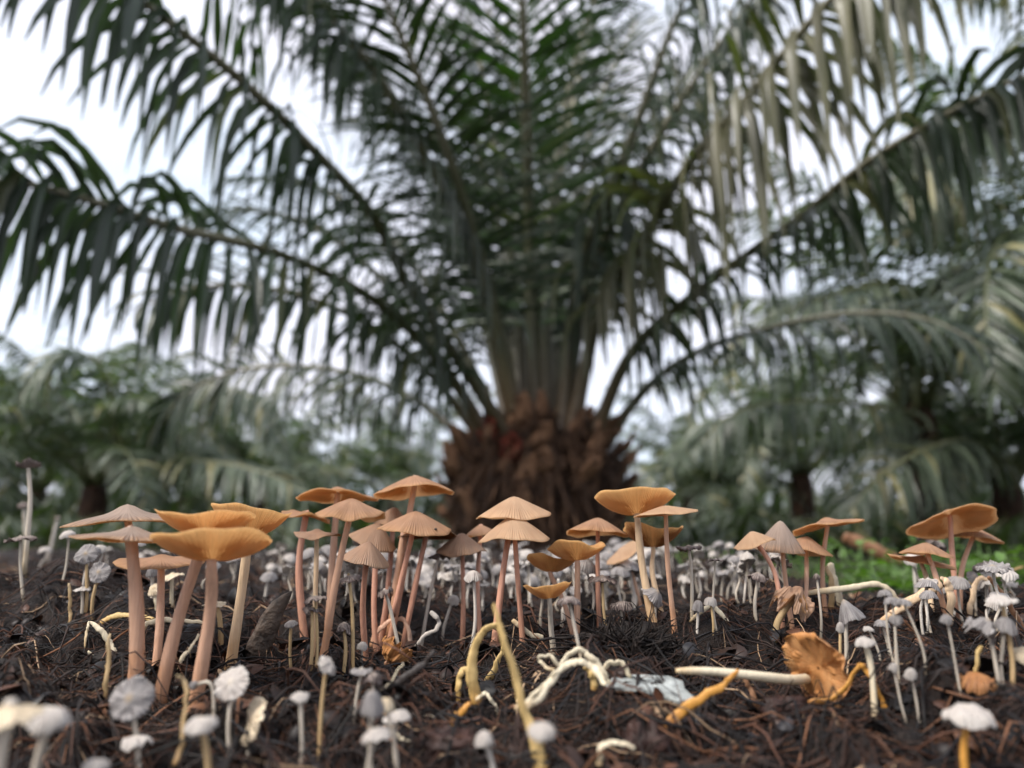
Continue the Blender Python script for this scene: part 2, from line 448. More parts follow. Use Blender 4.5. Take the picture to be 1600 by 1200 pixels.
def stalk(label, pts, widths, mat, base=None, name='bent_stem', cat='stem', flat=0.45, dys=None, Y=None, group=None, n=None, bulb=None):
    """a capless, fallen or curled stem through photo pixels; its distance is the ground's at its base pixel"""
    NTH[0] += 1
    if Y is None: Y = ground_hit(*(base or pts[0]))[1]
    P = np.array([at(u, v, Y + (dys[i] if dys else 0.0)) for i, (u, v) in enumerate(pts)])
    s = scale_at(P[0])
    n = n or max(14, 7 * len(pts))
    C = catmull(P, n)
    g = np.random.default_rng(NTH[0])
    lin = np.stack([np.interp(np.linspace(0, 1, n), np.linspace(0, 1, len(P)), P[:, k_]) for k_ in range(3)], 1)
    C = C * 0.6 + lin * 0.4        # keeps some of the kinks
    C = C + np.stack([np.convolve(g.normal(size=n), np.ones(4) / 4, 'same') for _ in range(3)], 1) * 0.0006
    t = np.linspace(0, 1, n)
    wd = np.interp(t, np.linspace(0, 1, len(widths)), widths) * s / 2
    wd = wd * (1 + 0.07 * np.sin(t * 23 + NTH[0]) + 0.05 * np.sin(t * 41))
    wd[0] *= 0.7; wd[-1] *= 0.55
    o0 = P[int(np.argmin(P[:, 2]))].copy()
    wd = wd * (1 + 0.06 * np.convolve(g.normal(size=n), np.ones(3) / 2, 'same'))
    V, F, A = tube(C - o0, wd, 10, flat, 0.09, ref=(0.3 * math.sin(NTH[0]), -0.9, 0.3 * math.cos(NTH[0])), seed=NTH[0])
    o = obj(name, mesh(name, V, F, STEM[mat], True, {'stem': A}), None, o0)
    return tag(o, label, cat, group)
#@@STRUCTURE
# ================================================================== THE SETTING
# ------------------------------------------------------------------ mulch bed
def soil_material():
    M = Mat('mulch_soil', 0.6, 0.25)
    c = M.ramp(M.noise(70, 6), [(0.3, (0.006, 0.004, 0.0035)), (0.52, (0.014, 0.009, 0.007)), (0.75, (0.034, 0.02, 0.014))])
    M.l(M.ramp(M.noise(220, 3), [(0.35, (0.4,) * 3), (0.7, (0.85,) * 3)]), M.b.inputs['Roughness'])
    M.bump(M.math('ADD', M.noise(420, 6), M.noise(1500, 3, stretch=(1, 0.25, 1))), 0.0022, 0.9)
    return M.color(c)
SOIL = soil_material()
NA, NY = 700, 430
k = np.linspace(-1, 1, NA)
aa = 0.95 * k + 2.6 * np.sign(k) * np.maximum(np.abs(k) - 0.62, 0) ** 2 * 6
ty = np.linspace(0, 1, NY)
yy = np.concatenate([np.linspace(-1.4, 0.14, 40, endpoint=False), 0.14 * (3.1 / 0.14) ** np.linspace(0, 1, NY - 40)])
AAg, YYg = np.meshgrid(aa, yy, indexing='xy')
XXg = AAg * (0.14 + 0.68 * np.maximum(YYg, 0) + 0.5 * np.maximum(-YYg, 0))
ZZg = H(XXg, YYg)
V = np.stack([XXg, YYg, ZZg], -1).reshape(-1, 3)
i, j = np.meshgrid(np.arange(NY - 1), np.arange(NA - 1), indexing='ij')
F = np.stack([i * NA + j, i * NA + j + 1, (i + 1) * NA + j + 1, (i + 1) * NA + j], -1).reshape(-1, 4)
bed = obj('mulch_bed', mesh('mulch_bed', V, F, SOIL, True))
tag(bed, 'dark fibrous mulch bed the mushrooms grow out of', 'mulch', kind='structure')

# ------------------------------------------------------------------ far ground
def ground_material():
    M = Mat('ground_litter', 0.9, 0.2)
    c = M.ramp(M.noise(1.6, 8), [(0.35, (0.035, 0.027, 0.018)), (0.5, (0.05, 0.055, 0.024)), (0.66, (0.045, 0.075, 0.024))])
    M.bump(M.noise(9, 6), 0.05)
    return M.color(c)
n = 60
gx = np.sinh(np.linspace(-1, 1, n) * 5.5) / math.sinh(5.5) * 400
GX, GY = np.meshgrid(gx, gx)
GZ = -0.17 + 0.02 * perlin(GX / 1.5, GY / 1.5, 5) * (np.hypot(GX, GY) > 2.5)
GZ = np.where(np.hypot(GX, GY) < 2.4, -0.2, GZ)
i, j = np.meshgrid(np.arange(n - 1), np.arange(n - 1), indexing='ij')
F = np.stack([i * n + j, i * n + j + 1, (i + 1) * n + j + 1, (i + 1) * n + j], -1).reshape(-1, 4)
tag(obj('ground', mesh('ground', np.stack([GX, GY, GZ], -1).reshape(-1, 3), F, ground_material(), True)), 'plantation floor with leaf litter and weeds', 'ground', kind='structure')

# ------------------------------------------------------------------ mulch fibres (stuff)
def fibre_material(name, rough):
    M = Mat(name, rough, 0.28)
    _, _, _, v = M.attr('tint')
    return M.color(v)
FIB = fibre_material('mulch_fibre', 0.6)
FLK = fibre_material('mulch_flake', 0.5)
def palette(n, g, light=0.06):
    base = np.array([(0.005, 0.0034, 0.003), (0.012, 0.007, 0.0055), (0.028, 0.014, 0.0095), (0.065, 0.028, 0.016), (0.12, 0.055, 0.028), (0.30, 0.20, 0.12), (0.018, 0.017, 0.019)])
    p = np.array([0.24, 0.24, 0.22, 0.16, 0.07, light * 0.35, 0.07]); p /= p.sum()
    c = base[g.choice(len(base), n, p=p)]
    return c * g.uniform(0.7, 1.35, (n, 1))
def fibre_field(name, N, ymin, ymax, lenr, wid, lift, segs, g, combed=0.5, light=0.06, label=None, cross=True):
    a = g.uniform(-0.86, 0.86, N)
    y = ymin * (ymax / ymin) ** g.uniform(0, 1, N)
    x = a * y
    th = 2.6 * perlin(x / 0.05, y / 0.05, 21) * combed * 2 + g.normal(0, 0.75, N) + g.choice([0, math.pi], N)
    L = g.uniform(lenr[0], lenr[1], N) * (0.5 + g.random(N))
    curv = g.normal(0, 22, N) * 0.9
    t = np.linspace(0, 1, segs + 1)[None]
    ang = th[:, None] + curv[:, None] * L[:, None] * (t - 0.5)
    step = L[:, None] / segs
    px = x[:, None] + np.concatenate([np.zeros((N, 1)), np.cumsum(np.cos(ang[:, :-1]) * step, 1)], 1)
    py = y[:, None] + np.concatenate([np.zeros((N, 1)), np.cumsum(np.sin(ang[:, :-1]) * step, 1)], 1)
    lf = np.abs(g.normal(0, lift, N)); kind = g.random(N)
    arch = np.where((kind < 0.75)[:, None], np.sin(np.pi * t), t ** 1.5 * 1.6)
    hz = H(px.ravel(), py.ravel()).reshape(px.shape)
    # stiff strands bridge the hollows instead of following each of them
    hz = 0.55 * hz + 0.45 * (hz[:, :1] * (1 - t) + hz[:, -1:] * t)
    hz = np.maximum(hz, H(px.ravel(), py.ravel()).reshape(px.shape) - 0.001)
    pz = hz + lf[:, None] * arch + 0.0004
    P = np.stack([px, py, pz], -1)
    T = np.gradient(P, axis=1); T /= np.linalg.norm(T, axis=2, keepdims=True) + 1e-9
    rv = g.normal(size=(N, 1, 3)); Wv = np.cross(T, rv); Wv /= np.linalg.norm(Wv, axis=2, keepdims=True) + 1e-9
    wd = np.maximum(g.uniform(wid[0], wid[1], N), y * 0.0004)[:, None] * (1 - 0.75 * np.abs(t * 2 - 1) ** 2.5)
    U = np.cross(T, Wv)
    c1 = P + Wv * wd[..., None] / 2; c2 = P - Wv * wd[..., None] / 2 + U * wd[..., None] * 0.25; c3 = P - U * wd[..., None] * 0.5
    V = np.stack([c1, c2, c3], 2).reshape(-1, 3)
    m = segs + 1
    b = (np.arange(N) * m * 3)[:, None, None] + (np.arange(segs) * 3)[None, :, None]
    q = []
    for k_ in range(3):
        k2 = (k_ + 1) % 3
        q.append(np.stack([b[..., 0] + k_, b[..., 0] + k2, b[..., 0] + 3 + k2, b[..., 0] + 3 + k_], -1))
    F = np.stack(q, 2).reshape(-1, 4)
    tint = np.repeat(palette(N, g, light), m * 3, axis=0)
    o = obj(name, mesh(name, V, F, FIB, True, {'tint': tint}))
    return tag(o, label, 'fibre', kind='stuff')
g = np.random.default_rng(3)
fibre_field('mulch_fibre', 30000, 0.19, 1.0, (0.012, 0.034), (0.0003, 0.0007), 0.0030, 5, g, 0.8, 0.05, 'matted dark brown palm fibre covering the mulch')
fibre_field('coarse_fibre', 5200, 0.19, 1.3, (0.025, 0.06), (0.0006, 0.0014), 0.006, 6, g, 0.5, 0.10, 'loose coarse reddish fibre strands lying over the mulch')
fibre_field('far_fibre', 9000, 0.9, 2.3, (0.03, 0.07), (0.0006, 0.0012), 0.008, 4, g, 0.5, 0.12, 'blurred fibre on the far part of the mulch')

def flake_field(name, N, g, label):
    """small shell-like scraps of rotted fruit stalk, glossy when wet"""
    a = g.uniform(-0.86, 0.86, N); y = 0.17 * (1.2 / 0.17) ** g.uniform(0, 1, N) ; x = a * y
    keep = perlin(x / 0.09, y / 0.09, 31) > -0.12
    x = x[keep]; y = y[keep]; N = len(x)
    L = g.uniform(0.003, 0.009, N) * g.choice([1, 1, 1.6], N); Wd = L * g.uniform(0.3, 0.6, N)
    us = np.linspace(0, 1, 6); ws = np.array([-1, -0.45, 0.45, 1.0])
    prof = np.sin(np.pi * us ** 0.8) ** 0.7
    prof[0] = 0.12; prof[-1] = 0.02
    uu, ww = np.meshgrid(us, ws, indexing='ij'); pr = np.repeat(prof[:, None], 4, 1)
    X = uu - 0.5; Yl = ww * pr; Zl = -(ww ** 2) * pr * 0.55 + 0.25 * np.sin(np.pi * uu)
    lp = np.stack([X, Yl, Zl], -1).reshape(-1, 3)
    P = lp[None] * np.stack([L, Wd, Wd], 1)[:, None]
    ya = g.uniform(0, 6.28, N); pa = g.normal(0.1, 0.45, N); ra = g.normal(0, 0.6, N)
    def rot(P, a, ax):
        c, s_ = np.cos(a)[:, None], np.sin(a)[:, None]; o_ = [0, 1, 2]; o_.remove(ax); i_, j_ = o_
        Q = P.copy(); Q[..., i_] = c * P[..., i_] - s_ * P[..., j_]; Q[..., j_] = s_ * P[..., i_] + c * P[..., j_]; return Q
    P = rot(P, ra, 0); P = rot(P, pa, 1); P = rot(P, ya, 2)
    P = P + np.stack([x, y, H(x, y) + Wd * 0.4 + 0.0006], 1)[:, None]
    m = 24
    ii, jj = np.meshgrid(np.arange(5), np.arange(3), indexing='ij')
    f = np.stack([ii * 4 + jj, ii * 4 + jj + 1, (ii + 1) * 4 + jj + 1, (ii + 1) * 4 + jj], -1).reshape(-1, 4)
    F = (np.arange(N) * m)[:, None, None] + f[None]
    tint = np.repeat(palette(N, g, 0.02), m, axis=0)
    o = obj(name, mesh(name, P.reshape(-1, 3), F.reshape(-1, 4), FLK, True, {'tint': tint}))
    return tag(o, label, 'mulch flakes', kind='stuff')
flake_field('mulch_scrap', 7000, g, 'small dark wet husk scraps scattered through the mulch')

# ------------------------------------------------------------------ palm leaf parts
def leaf_material(name, dark, light, transl=0.22, rough=0.38, tint=(0.9, 1.35, 0.3)):
    M = Mat(name, rough, 0.5)
    _, _, _, v = M.attr('tint')
    c = M.mix(M.noise(3.0, 4), dark, light)
    c = M.mix(1.0, c, v, 'MULTIPLY')
    return M.color(c, transl, tint)
LEAF = leaf_material('palm_leaf', (0.015, 0.027, 0.014), (0.050, 0.068, 0.040), 0.22)
LEAFB = leaf_material('far_palm_leaf', (0.048, 0.066, 0.042), (0.13, 0.155, 0.108), 0.28)  # paler than the near leaves, distant haze put into the colour
def rachis_material():
    M = Mat('rachis', 0.42, 0.5)
    t, a, _, v = M.attr('stem')
    c = M.ramp(t, [(0.0, (0.10, 0.055, 0.03)), (0.14, (0.05, 0.055, 0.025)), (0.4, (0.07, 0.075, 0.035)), (0.62, (0.28, 0.26, 0.18)), (1.0, (0.36, 0.33, 0.24))])  # outer half paler: the lit upper face painted into the colour
    c = M.mix(M.math('MULTIPLY', M.noise(14, 5), 0.4), c, (0.06, 0.05, 0.03))
    M.bump(M.noise(40, 4), 0.006)
    return M.color(c)
RACH = rachis_material()

def leaflet(base, d, L, Wd, droop, N_, segs=5, twist=0.0):
    """V-folded ribbon that bends towards the ground along its length: (segs+1)*3 vertices"""
    t = np.linspace(0, 1, segs + 1)
    w_ = np.clip(droop * 1.25 * t ** (0.9 if droop < 0.8 else 0.5), 0, 0.97)[:, None]
    D = d[None] * (1 - w_) + np.array([0, 0, -1.0])[None] * w_
    D /= np.linalg.norm(D, axis=1)[:, None] + 1e-9
    P = base[None] + np.concatenate([np.zeros((1, 3)), np.cumsum((D[:-1] + D[1:]) / 2 * (L / segs), axis=0)])
    T = D
    W_ = np.cross(T, N_[None]); W_ /= np.linalg.norm(W_, axis=1)[:, None] + 1e-9
    U = np.cross(W_, T)
    ca, sa = np.cos(twist * t)[:, None], np.sin(twist * t)[:, None]
    W2 = W_ * ca + U * sa; U2 = np.cross(W2, T)
    wd = Wd * np.minimum(1, 0.35 + 4 * t) * (1 - t ** 2.6) / 2 + 0.0015
    Lf = P + W2 * wd[:, None] + U2 * (wd * 0.35)[:, None]; Rt = P - W2 * wd[:, None] + U2 * (wd * 0.35)[:, None]
    return np.stack([Lf, P, Rt], 1).reshape(-1, 3)
def leaflet_faces(segs=5):
    f = []
    for i in range(segs):
        for j in range(2): f.append((i * 3 + j, i * 3 + j + 1, (i + 1) * 3 + j + 1, (i + 1) * 3 + j))
    return np.array(f)
def frond_leaflets(C, Nrm, n_side, Lmax, Wd, droop, g, start=0.17, segs=5, plume=0.33, a0=72, a1=38):
    """list of leaflet vertex arrays along the rachis C with upper-side normals Nrm"""
    m = len(C); T = np.gradient(C, axis=0); T /= np.linalg.norm(T, axis=1)[:, None]
    out = []
    for side in (-1, 1):
        for k_ in range(n_side):
            s = start + (1 - start) * (k_ + g.uniform(-0.3, 0.3)) / n_side
            s = min(max(s, start), 0.995)
            f = s * (m - 1); i = min(int(f), m - 2); fr = f - i
            B = C[i] * (1 - fr) + C[i + 1] * fr; t_ = T[i]; n_ = Nrm[i]
            sd_ = np.cross(t_, n_) * side
            q = (s - start) / (1 - start)
            L = Lmax * (0.45 + 0.55 * math.sin(math.pi * min(1, q * 0.85 + 0.18)) ** 0.8) * (1 if q < 0.85 else 1 - 0.5 * (q - 0.85) / 0.15) * g.uniform(0.85, 1.1)
            an = R(a0 + (a1 - a0) * q + g.normal(0, 6))
            el = g.choice([-1, 0, 1]) * plume * 0.7 + g.normal(0, plume * 0.4) + 0.12
            d = t_ * math.cos(an) + (sd_ * math.cos(el) + n_ * math.sin(el)) * math.sin(an)
            d /= np.linalg.norm(d)
            out.append(leaflet(B, d, L, Wd * g.uniform(0.75, 1.15), droop * g.uniform(0.6, 1.4), n_, segs, g.normal(0, 0.5)))
    return out
def leaf_tints(n, per, g, tan=0.06):
    c = np.ones((n, 3)) * g.uniform(0.6, 1.35, (n, 1)) * np.array([[1, 1, 1]])
    y = g.random(n) < tan
    c[y] = c[y] * np.array([2.4, 1.75, 1.3])
    return np.repeat(c, per, axis=0)

# ------------------------------------------------------------------ the big oil palm
PY = 4.6
PC = at(840, 700, PY)
PX = float(PC[0])
palm = empty('oil_palm', (PX, PY, -0.17), 'large oil palm with a shaggy brown trunk and spreading dark fronds behind the mushrooms', 'palm tree')
def trunk_material(name, a, b, c_):
    M = Mat(name, 0.85, 0.25)
    f = M.noise(9, 7, stretch=(1, 1, 0.35)); f2 = M.noise(60, 4, stretch=(1, 1, 0.2))
    c = M.ramp(f, [(0.3, a), (0.52, b), (0.72, c_)])
    M.bump(M.math('ADD', f, f2), 0.03)
    return M.color(c)
TRUNK = trunk_material('trunk_fibre', (0.018, 0.011, 0.008), (0.055, 0.029, 0.018), (0.12, 0.065, 0.038))
STUB = trunk_material('leaf_base', (0.012, 0.007, 0.005), (0.055, 0.029, 0.017), (0.19, 0.10, 0.055))
FRUIT = trunk_material('fruit_red', (0.05, 0.012, 0.008), (0.17, 0.035, 0.02), (0.26, 0.07, 0.035))
def core_mesh(Rt, hgt, g, seed):
    zz = np.linspace(0, 1, 18); th = np.linspace(0, 2 * np.pi, 36, endpoint=False)
    prof = np.interp(zz, [0, 0.25, 0.6, 0.85, 1.0], [0.80, 0.95, 1.0, 0.86, 0.42]) * Rt
    Z, TH = np.meshgrid(zz * hgt, th, indexing='ij')
    rr = prof[:, None] * (1 + 0.12 * perlin(TH * 2.5, Z * 6, seed))
    V = np.stack([rr * np.cos(TH), rr * np.sin(TH), Z], -1).reshape(-1, 3); m = 36
    F = [(i * m + j, i * m + (j + 1) % m, (i + 1) * m + (j + 1) % m, (i + 1) * m + j) for i in range(17) for j in range(m)]
    F.append(tuple(range(17 * m, 18 * m)))
    return V, F
TH_ = 0.90    # trunk height above the ground
Vc, Fc = core_mesh(0.40, TH_, rng, 8)
obj('trunk', mesh('trunk', Vc, Fc, TRUNK), palm)
def stub_mesh(seed):
    g = np.random.default_rng(seed)
    ss = np.linspace(0, 1, 7); P = np.stack([0.20 * ss ** 0.8, 0 * ss, 0.17 * ss ** 1.6], 1)
    V, F, A = tube(P, np.interp(ss, [0, 0.3, 0.8, 1], [0.10, 0.085, 0.055, 0.03]), 8, 0.4, 0.2, ref=(0, 0, 1), seed=seed)
    V = V + g.normal(0, 0.009, V.shape)
    return mesh('leaf_base', V, F, STUB, False)
stubs = [stub_mesh(s) for s in range(5)]
for i in range(120):
    f = i / 120; a = i * 2.39996
    z = 0.02 + (TH_ - 0.12) * f
    rad = np.interp(f, [0, 0.25, 0.6, 0.85, 1.0], [0.30, 0.36, 0.385, 0.33, 0.24])
    o = obj('leaf_base', stubs[i % 5], palm, (rad * math.cos(a), rad * math.sin(a), z))
    o.rotation_euler = (random.gauss(0, .3), random.gauss(-0.15, 0.35), a + random.gauss(0, 0.3))
    o.scale = (random.uniform(0.6, 1.35), random.uniform(0.6, 1.1), random.uniform(0.7, 1.5))
# ragged fibre hanging out between the leaf bases
N = 5000; a = rng.uniform(0, 6.283, N); z0 = rng.uniform(0.05, TH_, N)
rad = np.interp(z0 / TH_, [0, 0.25, 0.6, 0.85, 1.0], [0.30, 0.38, 0.41, 0.36, 0.22]) * rng.uniform(0.9, 1.25, N)
ts = np.linspace(0, 1, 4)[None]; L = rng.uniform(0.07, 0.34, N)[:, None]
out = rng.uniform(0.1, 0.8, N)[:, None]; up = rng.uniform(-1.0, 0.45, N)[:, None]
rr = rad[:, None] + L * out * ts; zz = z0[:, None] + L * up * ts - 0.3 * L * ts ** 2
P = np.stack([rr * np.cos(a)[:, None], rr * np.sin(a)[:, None], zz], -1)
tg = np.stack([-np.sin(a), np.cos(a), 0 * a], 1)[:, None] * (rng.uniform(0.004, 0.016, N)[:, None] * (1 - ts * 0.8))[..., None]
V = np.stack([P - tg, P + tg], 2).reshape(-1, 3)
b = (np.arange(N) * 8)[:, None] + (np.arange(3) * 2)[None]
F = np.stack([b, b + 1, b + 3, b + 2], -1).reshape(-1, 4)
tag(obj('trunk_fibre', mesh('trunk_fibre', V, F, STUB), palm), kind='stuff')
# a bunch of reddish fruit sitting in the crown
def lumps(center, n, spread, r, g):
    V = []; F = []
    ico_v = []; phi = (1 + 5 ** .5) / 2
    for s1 in (-1, 1):
        for s2 in (-1, 1): ico_v += [(0, s1, s2 * phi), (s1, s2 * phi, 0), (s2 * phi, 0, s1)]
    iv = np.array(ico_v) / math.hypot(1, phi)
    fs = [(a_, b_, c_) for a_ in range(12) for b_ in range(a_ + 1, 12) for c_ in range(b_ + 1, 12)
          if all(abs(np.linalg.norm(iv[p] - iv[q]) - 1.0515) < 0.01 for p, q in ((a_, b_), (b_, c_), (a_, c_)))]
    for i in range(n):
        d = g.normal(size=3); d /= np.linalg.norm(d)
        c = np.array(center) + d * np.array(spread)
        k0 = len(V); V += list(c + iv * r * g.uniform(0.7, 1.2) * np.array([1, 1, 1.3])); F += [tuple(k0 + q for q in f) for f in fs]
    return V, F
for u_, v_, dy_ in ((765, 672, -0.36), (800, 700, -0.44)):
    c = at(u_, v_, PY + dy_) - np.array([PX, PY, -0.17])
    Vf, Ff = lumps(c, 60, (0.06, 0.05, 0.075), 0.018, rng)
    obj('fruit_bunch', mesh('fruit_bunch', Vf, Ff, FRUIT), palm)

# fronds through photo pixels, distance in metres (they leave the crown at 4.6 m and arch out)
FR = [
    ([(806, 705, 4.30), (745, 605, 4.15), (640, 450, 3.85), (585, 340, 3.55), (480, 225, 3.15), (370, 120, 2.75), (230, 8, 2.40), (60, -120, 2.1), (-120, -210, 1.95)], 0.62, 0.85),
    ([(770, 700, 4.30), (705, 590, 4.10), (600, 480, 3.70), (450, 402, 3.20), (270, 355, 2.70), (130, 310, 2.40), (0, 283, 2.15), (-200, 300, 1.95)], 0.58, 0.8),
    ([(760, 700, 4.50), (690, 605, 4.40), (610, 530, 4.20), (520, 480, 3.95), (410, 450, 3.65), (300, 450, 3.4), (220, 480, 3.3)], 0.60, 0.85),
    ([(750, 705, 4.85), (660, 632, 5.20), (580, 592, 5.50), (480, 573, 5.70), (370, 580, 5.80), (285, 620, 5.90), (235, 690, 6.0)], 0.62, 0.75),
    ([(815, 680, 4.30), (772, 480, 4.10), (720, 300, 3.85), (670, 160, 3.55), (610, 20, 3.2), (540, -140, 2.9)], 0.66, 0.30),
    ([(818, 670, 4.75), (790, 480, 4.95), (740, 330, 5.05), (680, 220, 5.1), (590, 130, 5.1), (470, 80, 5.0)], 0.66, 0.40),
    ([(790, 690, 4.80), (700, 500, 5.10), (610, 370, 5.3), (490, 290, 5.5), (360, 280, 5.6)], 0.66, 0.45),
    ([(838, 690, 4.35), (828, 400, 4.20), (823, 200, 3.90), (816, 0, 3.4), (808, -250, 2.9)], 0.66, 0.22),
    ([(850, 680, 4.9), (835, 350, 5.2), (800, 130, 5.3), (735, -60, 5.3)], 0.70, 0.25),
    ([(856, 690, 4.45), (856, 420, 4.55), (876, 220, 4.55), (915, 40, 4.4), (980, -120, 4.2)], 0.68, 0.30),
    ([(828, 690, 4.6), (800, 400, 4.75), (768, 200, 4.8), (735, 30, 4.8), (680, -120, 4.7)], 0.68, 0.28),
    ([(878, 690, 4.30), (902, 440, 4.15), (945, 320, 3.95), (1000, 180, 3.65), (1060, 20, 3.25), (1135, -140, 2.9)], 0.64, 0.75),
    ([(890, 700, 4.28), (936, 490, 4.10), (1010, 370, 3.80), (1070, 265, 3.50), (1170, 150, 3.10), (1290, 8, 2.70), (1430, -120, 2.4), (1600, -200, 2.2)], 0.74, 1.0),
    ([(925, 690, 4.35), (990, 547, 4.10), (1110, 440, 3.80), (1250, 340, 3.40), (1345, 262, 3.10), (1460, 190, 2.80), (1600, 120, 2.50), (1800, 60, 2.25)], 0.55, 0.9),
    ([(935, 705, 4.5), (1010, 607, 4.40), (1090, 550, 4.30), (1200, 513, 4.2), (1330, 490, 4.1), (1450, 500, 4.0), (1550, 550, 3.95)], 0.55, 0.75),
    ([(870, 690, 4.8), (920, 420, 5.1), (990, 230, 5.2), (1090, 100, 5.2), (1210, 20, 5.1)], 0.68, 0.4),
    ([(860, 690, 4.9), (885, 400, 5.3), (930, 180, 5.5), (1000, 20, 5.6)], 0.68, 0.3),
    ([(800, 690, 4.9), (745, 470, 5.3), (660, 270, 5.5), (560, 120, 5.6), (440, 30, 5.6)], 0.68, 0.35),
    ([(770, 700, 4.6), (690, 560, 4.7), (600, 440, 4.7), (500, 360, 4.6), (400, 330, 4.5), (300, 330, 4.4)], 0.62, 0.55),
    ([(815, 690, 4.5), (750, 430, 4.6), (650, 220, 4.5), (540, 60, 4.3), (430, -60, 4.1)], 0.7, 0.6),
    ([(875, 690, 4.5), (935, 400, 4.6), (1040, 200, 4.5), (1150, 40, 4.3), (1260, -80, 4.1)], 0.7, 0.65),
    ([(845, 690, 4.6), (862, 380, 4.9), (905, 120, 4.9), (960, -60, 4.8)], 0.75, 0.35),
    ([(825, 690, 4.7), (780, 350, 5.1), (690, 90, 5.2), (600, -60, 5.2)], 0.75, 0.4),
    ([(812, 690, 4.4), (745, 420, 4.1), (640, 200, 3.7), (545, 60, 3.4), (440, -60, 3.1), (330, -140, 2.9)], 0.62, 0.95),
    ([(872, 690, 4.4), (925, 430, 4.2), (1015, 240, 3.9), (1110, 90, 3.6), (1200, -40, 3.3)], 0.62, 0.9),
]
FACE = {3: 0.6, 0: 0.8, 1: 0.92, 2: 0.5, 12: 0.75, 13: 0.7, 11: 0.5, 14: 0.5, 23: 0.6, 24: 0.6}
g = np.random.default_rng(12)
crown = np.array([PX, PY, 0.6])
allleaf = []; frond_objs = []
for fi, (pts, Lm, dr) in enumerate(FR):
    P = np.array([at(*p) for p in pts])
    C = catmull(P, 60)
    seg = np.linalg.norm(np.diff(C, axis=0), axis=1).sum()
    T = np.gradient(C, axis=0); T /= np.linalg.norm(T, axis=1)[:, None]
    inw = crown[None] - C; inw[:, 2] = 0; inw /= np.linalg.norm(inw, axis=1)[:, None] + 0.2
    Nr = np.array([0, 0, 0.8])[None] + inw * 0.8
    Nr = Nr - T * (Nr * T).sum(1)[:, None]; Nr /= np.linalg.norm(Nr, axis=1)[:, None]
    if fi in FACE:          # these fronds are twisted, their upper face turned towards the camera
        wf = FACE[fi] * sstep((np.linspace(0, 1, 60) - 0.25) / 0.35)[:, None]
        tocam = CAM[None] - C; tocam /= np.linalg.norm(tocam, axis=1)[:, None]
        Nr = Nr * (1 - wf) + tocam * wf
        Nr = Nr - T * (Nr * T).sum(1)[:, None]; Nr /= np.linalg.norm(Nr, axis=1)[:, None]
    t = np.linspace(0, 1, 60)
    rad = np.interp(t, [0, 0.05, 0.2, 0.6, 1], [0.075, 0.046, 0.034, 0.024, 0.005])
    Vv, Ff, Aa = tube(C - np.array(palm.location), rad, 8, 0.7, 0.02, ref=Nr[0], seed=fi)
    fo = obj('frond', mesh('frond', Vv, Ff, RACH, True, {'stem': Aa}), palm)
    frond_objs.append(fo)
    near = fi in (0, 1, 12, 13)
    nside = int(seg * (24 if near else 20))
    for vv in frond_leaflets(C, Nr, nside, Lm, 0.044 if fi == 12 else 0.034 if near else (0.038 if fi == 3 else 0.027), dr, g, start=0.15 if seg > 3 else 0.18):
        # size in the picture
        q = vv - CAM; zc = q @ FWD; zc = np.maximum(zc, 0.3)
        uu = 800 + FPX * q[:, 0] / zc; v2 = 600 - FPX * (q @ UPV) / zc
        ins = ((uu > 0) & (uu < 1600) & (v2 > 0) & (v2 < 850)).mean()
        allleaf.append((ins / zc.mean() ** 2 * (np.hypot(uu[-2] - uu[1], v2[-2] - v2[1]) / 100 + 0.3), fi, vv))
order = sorted(range(len(allleaf)), key=lambda k_: -allleaf[k_][0])
lf = leaflet_faces()
tn = leaf_tints(len(allleaf), 1, g)
for k_ in range(len(allleaf)):          # light painted into the tints: outer right frond greyish tan, left ones paler
    if allleaf[k_][1] in (0, 1): tn[k_] *= np.array([1.1, 1.1, 1.15])
    if allleaf[k_][1] == 12: tn[k_] = np.array([3.6, 2.35, 2.6]) * (0.6 + 0.8 * ((k_ * 0.618) % 1))
    if allleaf[k_][1] in (7,): tn[k_] *= np.array([1.2, 1.5, 0.9])  # greener tint paints light shining through the central frond
org = np.array(palm.location)
for k_ in order[:300]:
    _, fi, vv = allleaf[k_]
    obj('leaflet', mesh('leaflet', vv - org, lf, LEAF, True, {'tint': np.repeat(tn[k_:k_ + 1], len(vv), 0)}), frond_objs[fi])
rest = order[300:]
V = np.concatenate([allleaf[k_][2] for k_ in rest]) - org
per = len(allleaf[0][2])
F = ((np.arange(len(rest)) * per)[:, None, None] + lf[None]).reshape(-1, 4)
tag(obj('foliage', mesh('foliage', V, F, LEAF, True, {'tint': np.repeat(tn[rest], per, 0)}), palm), kind='stuff')

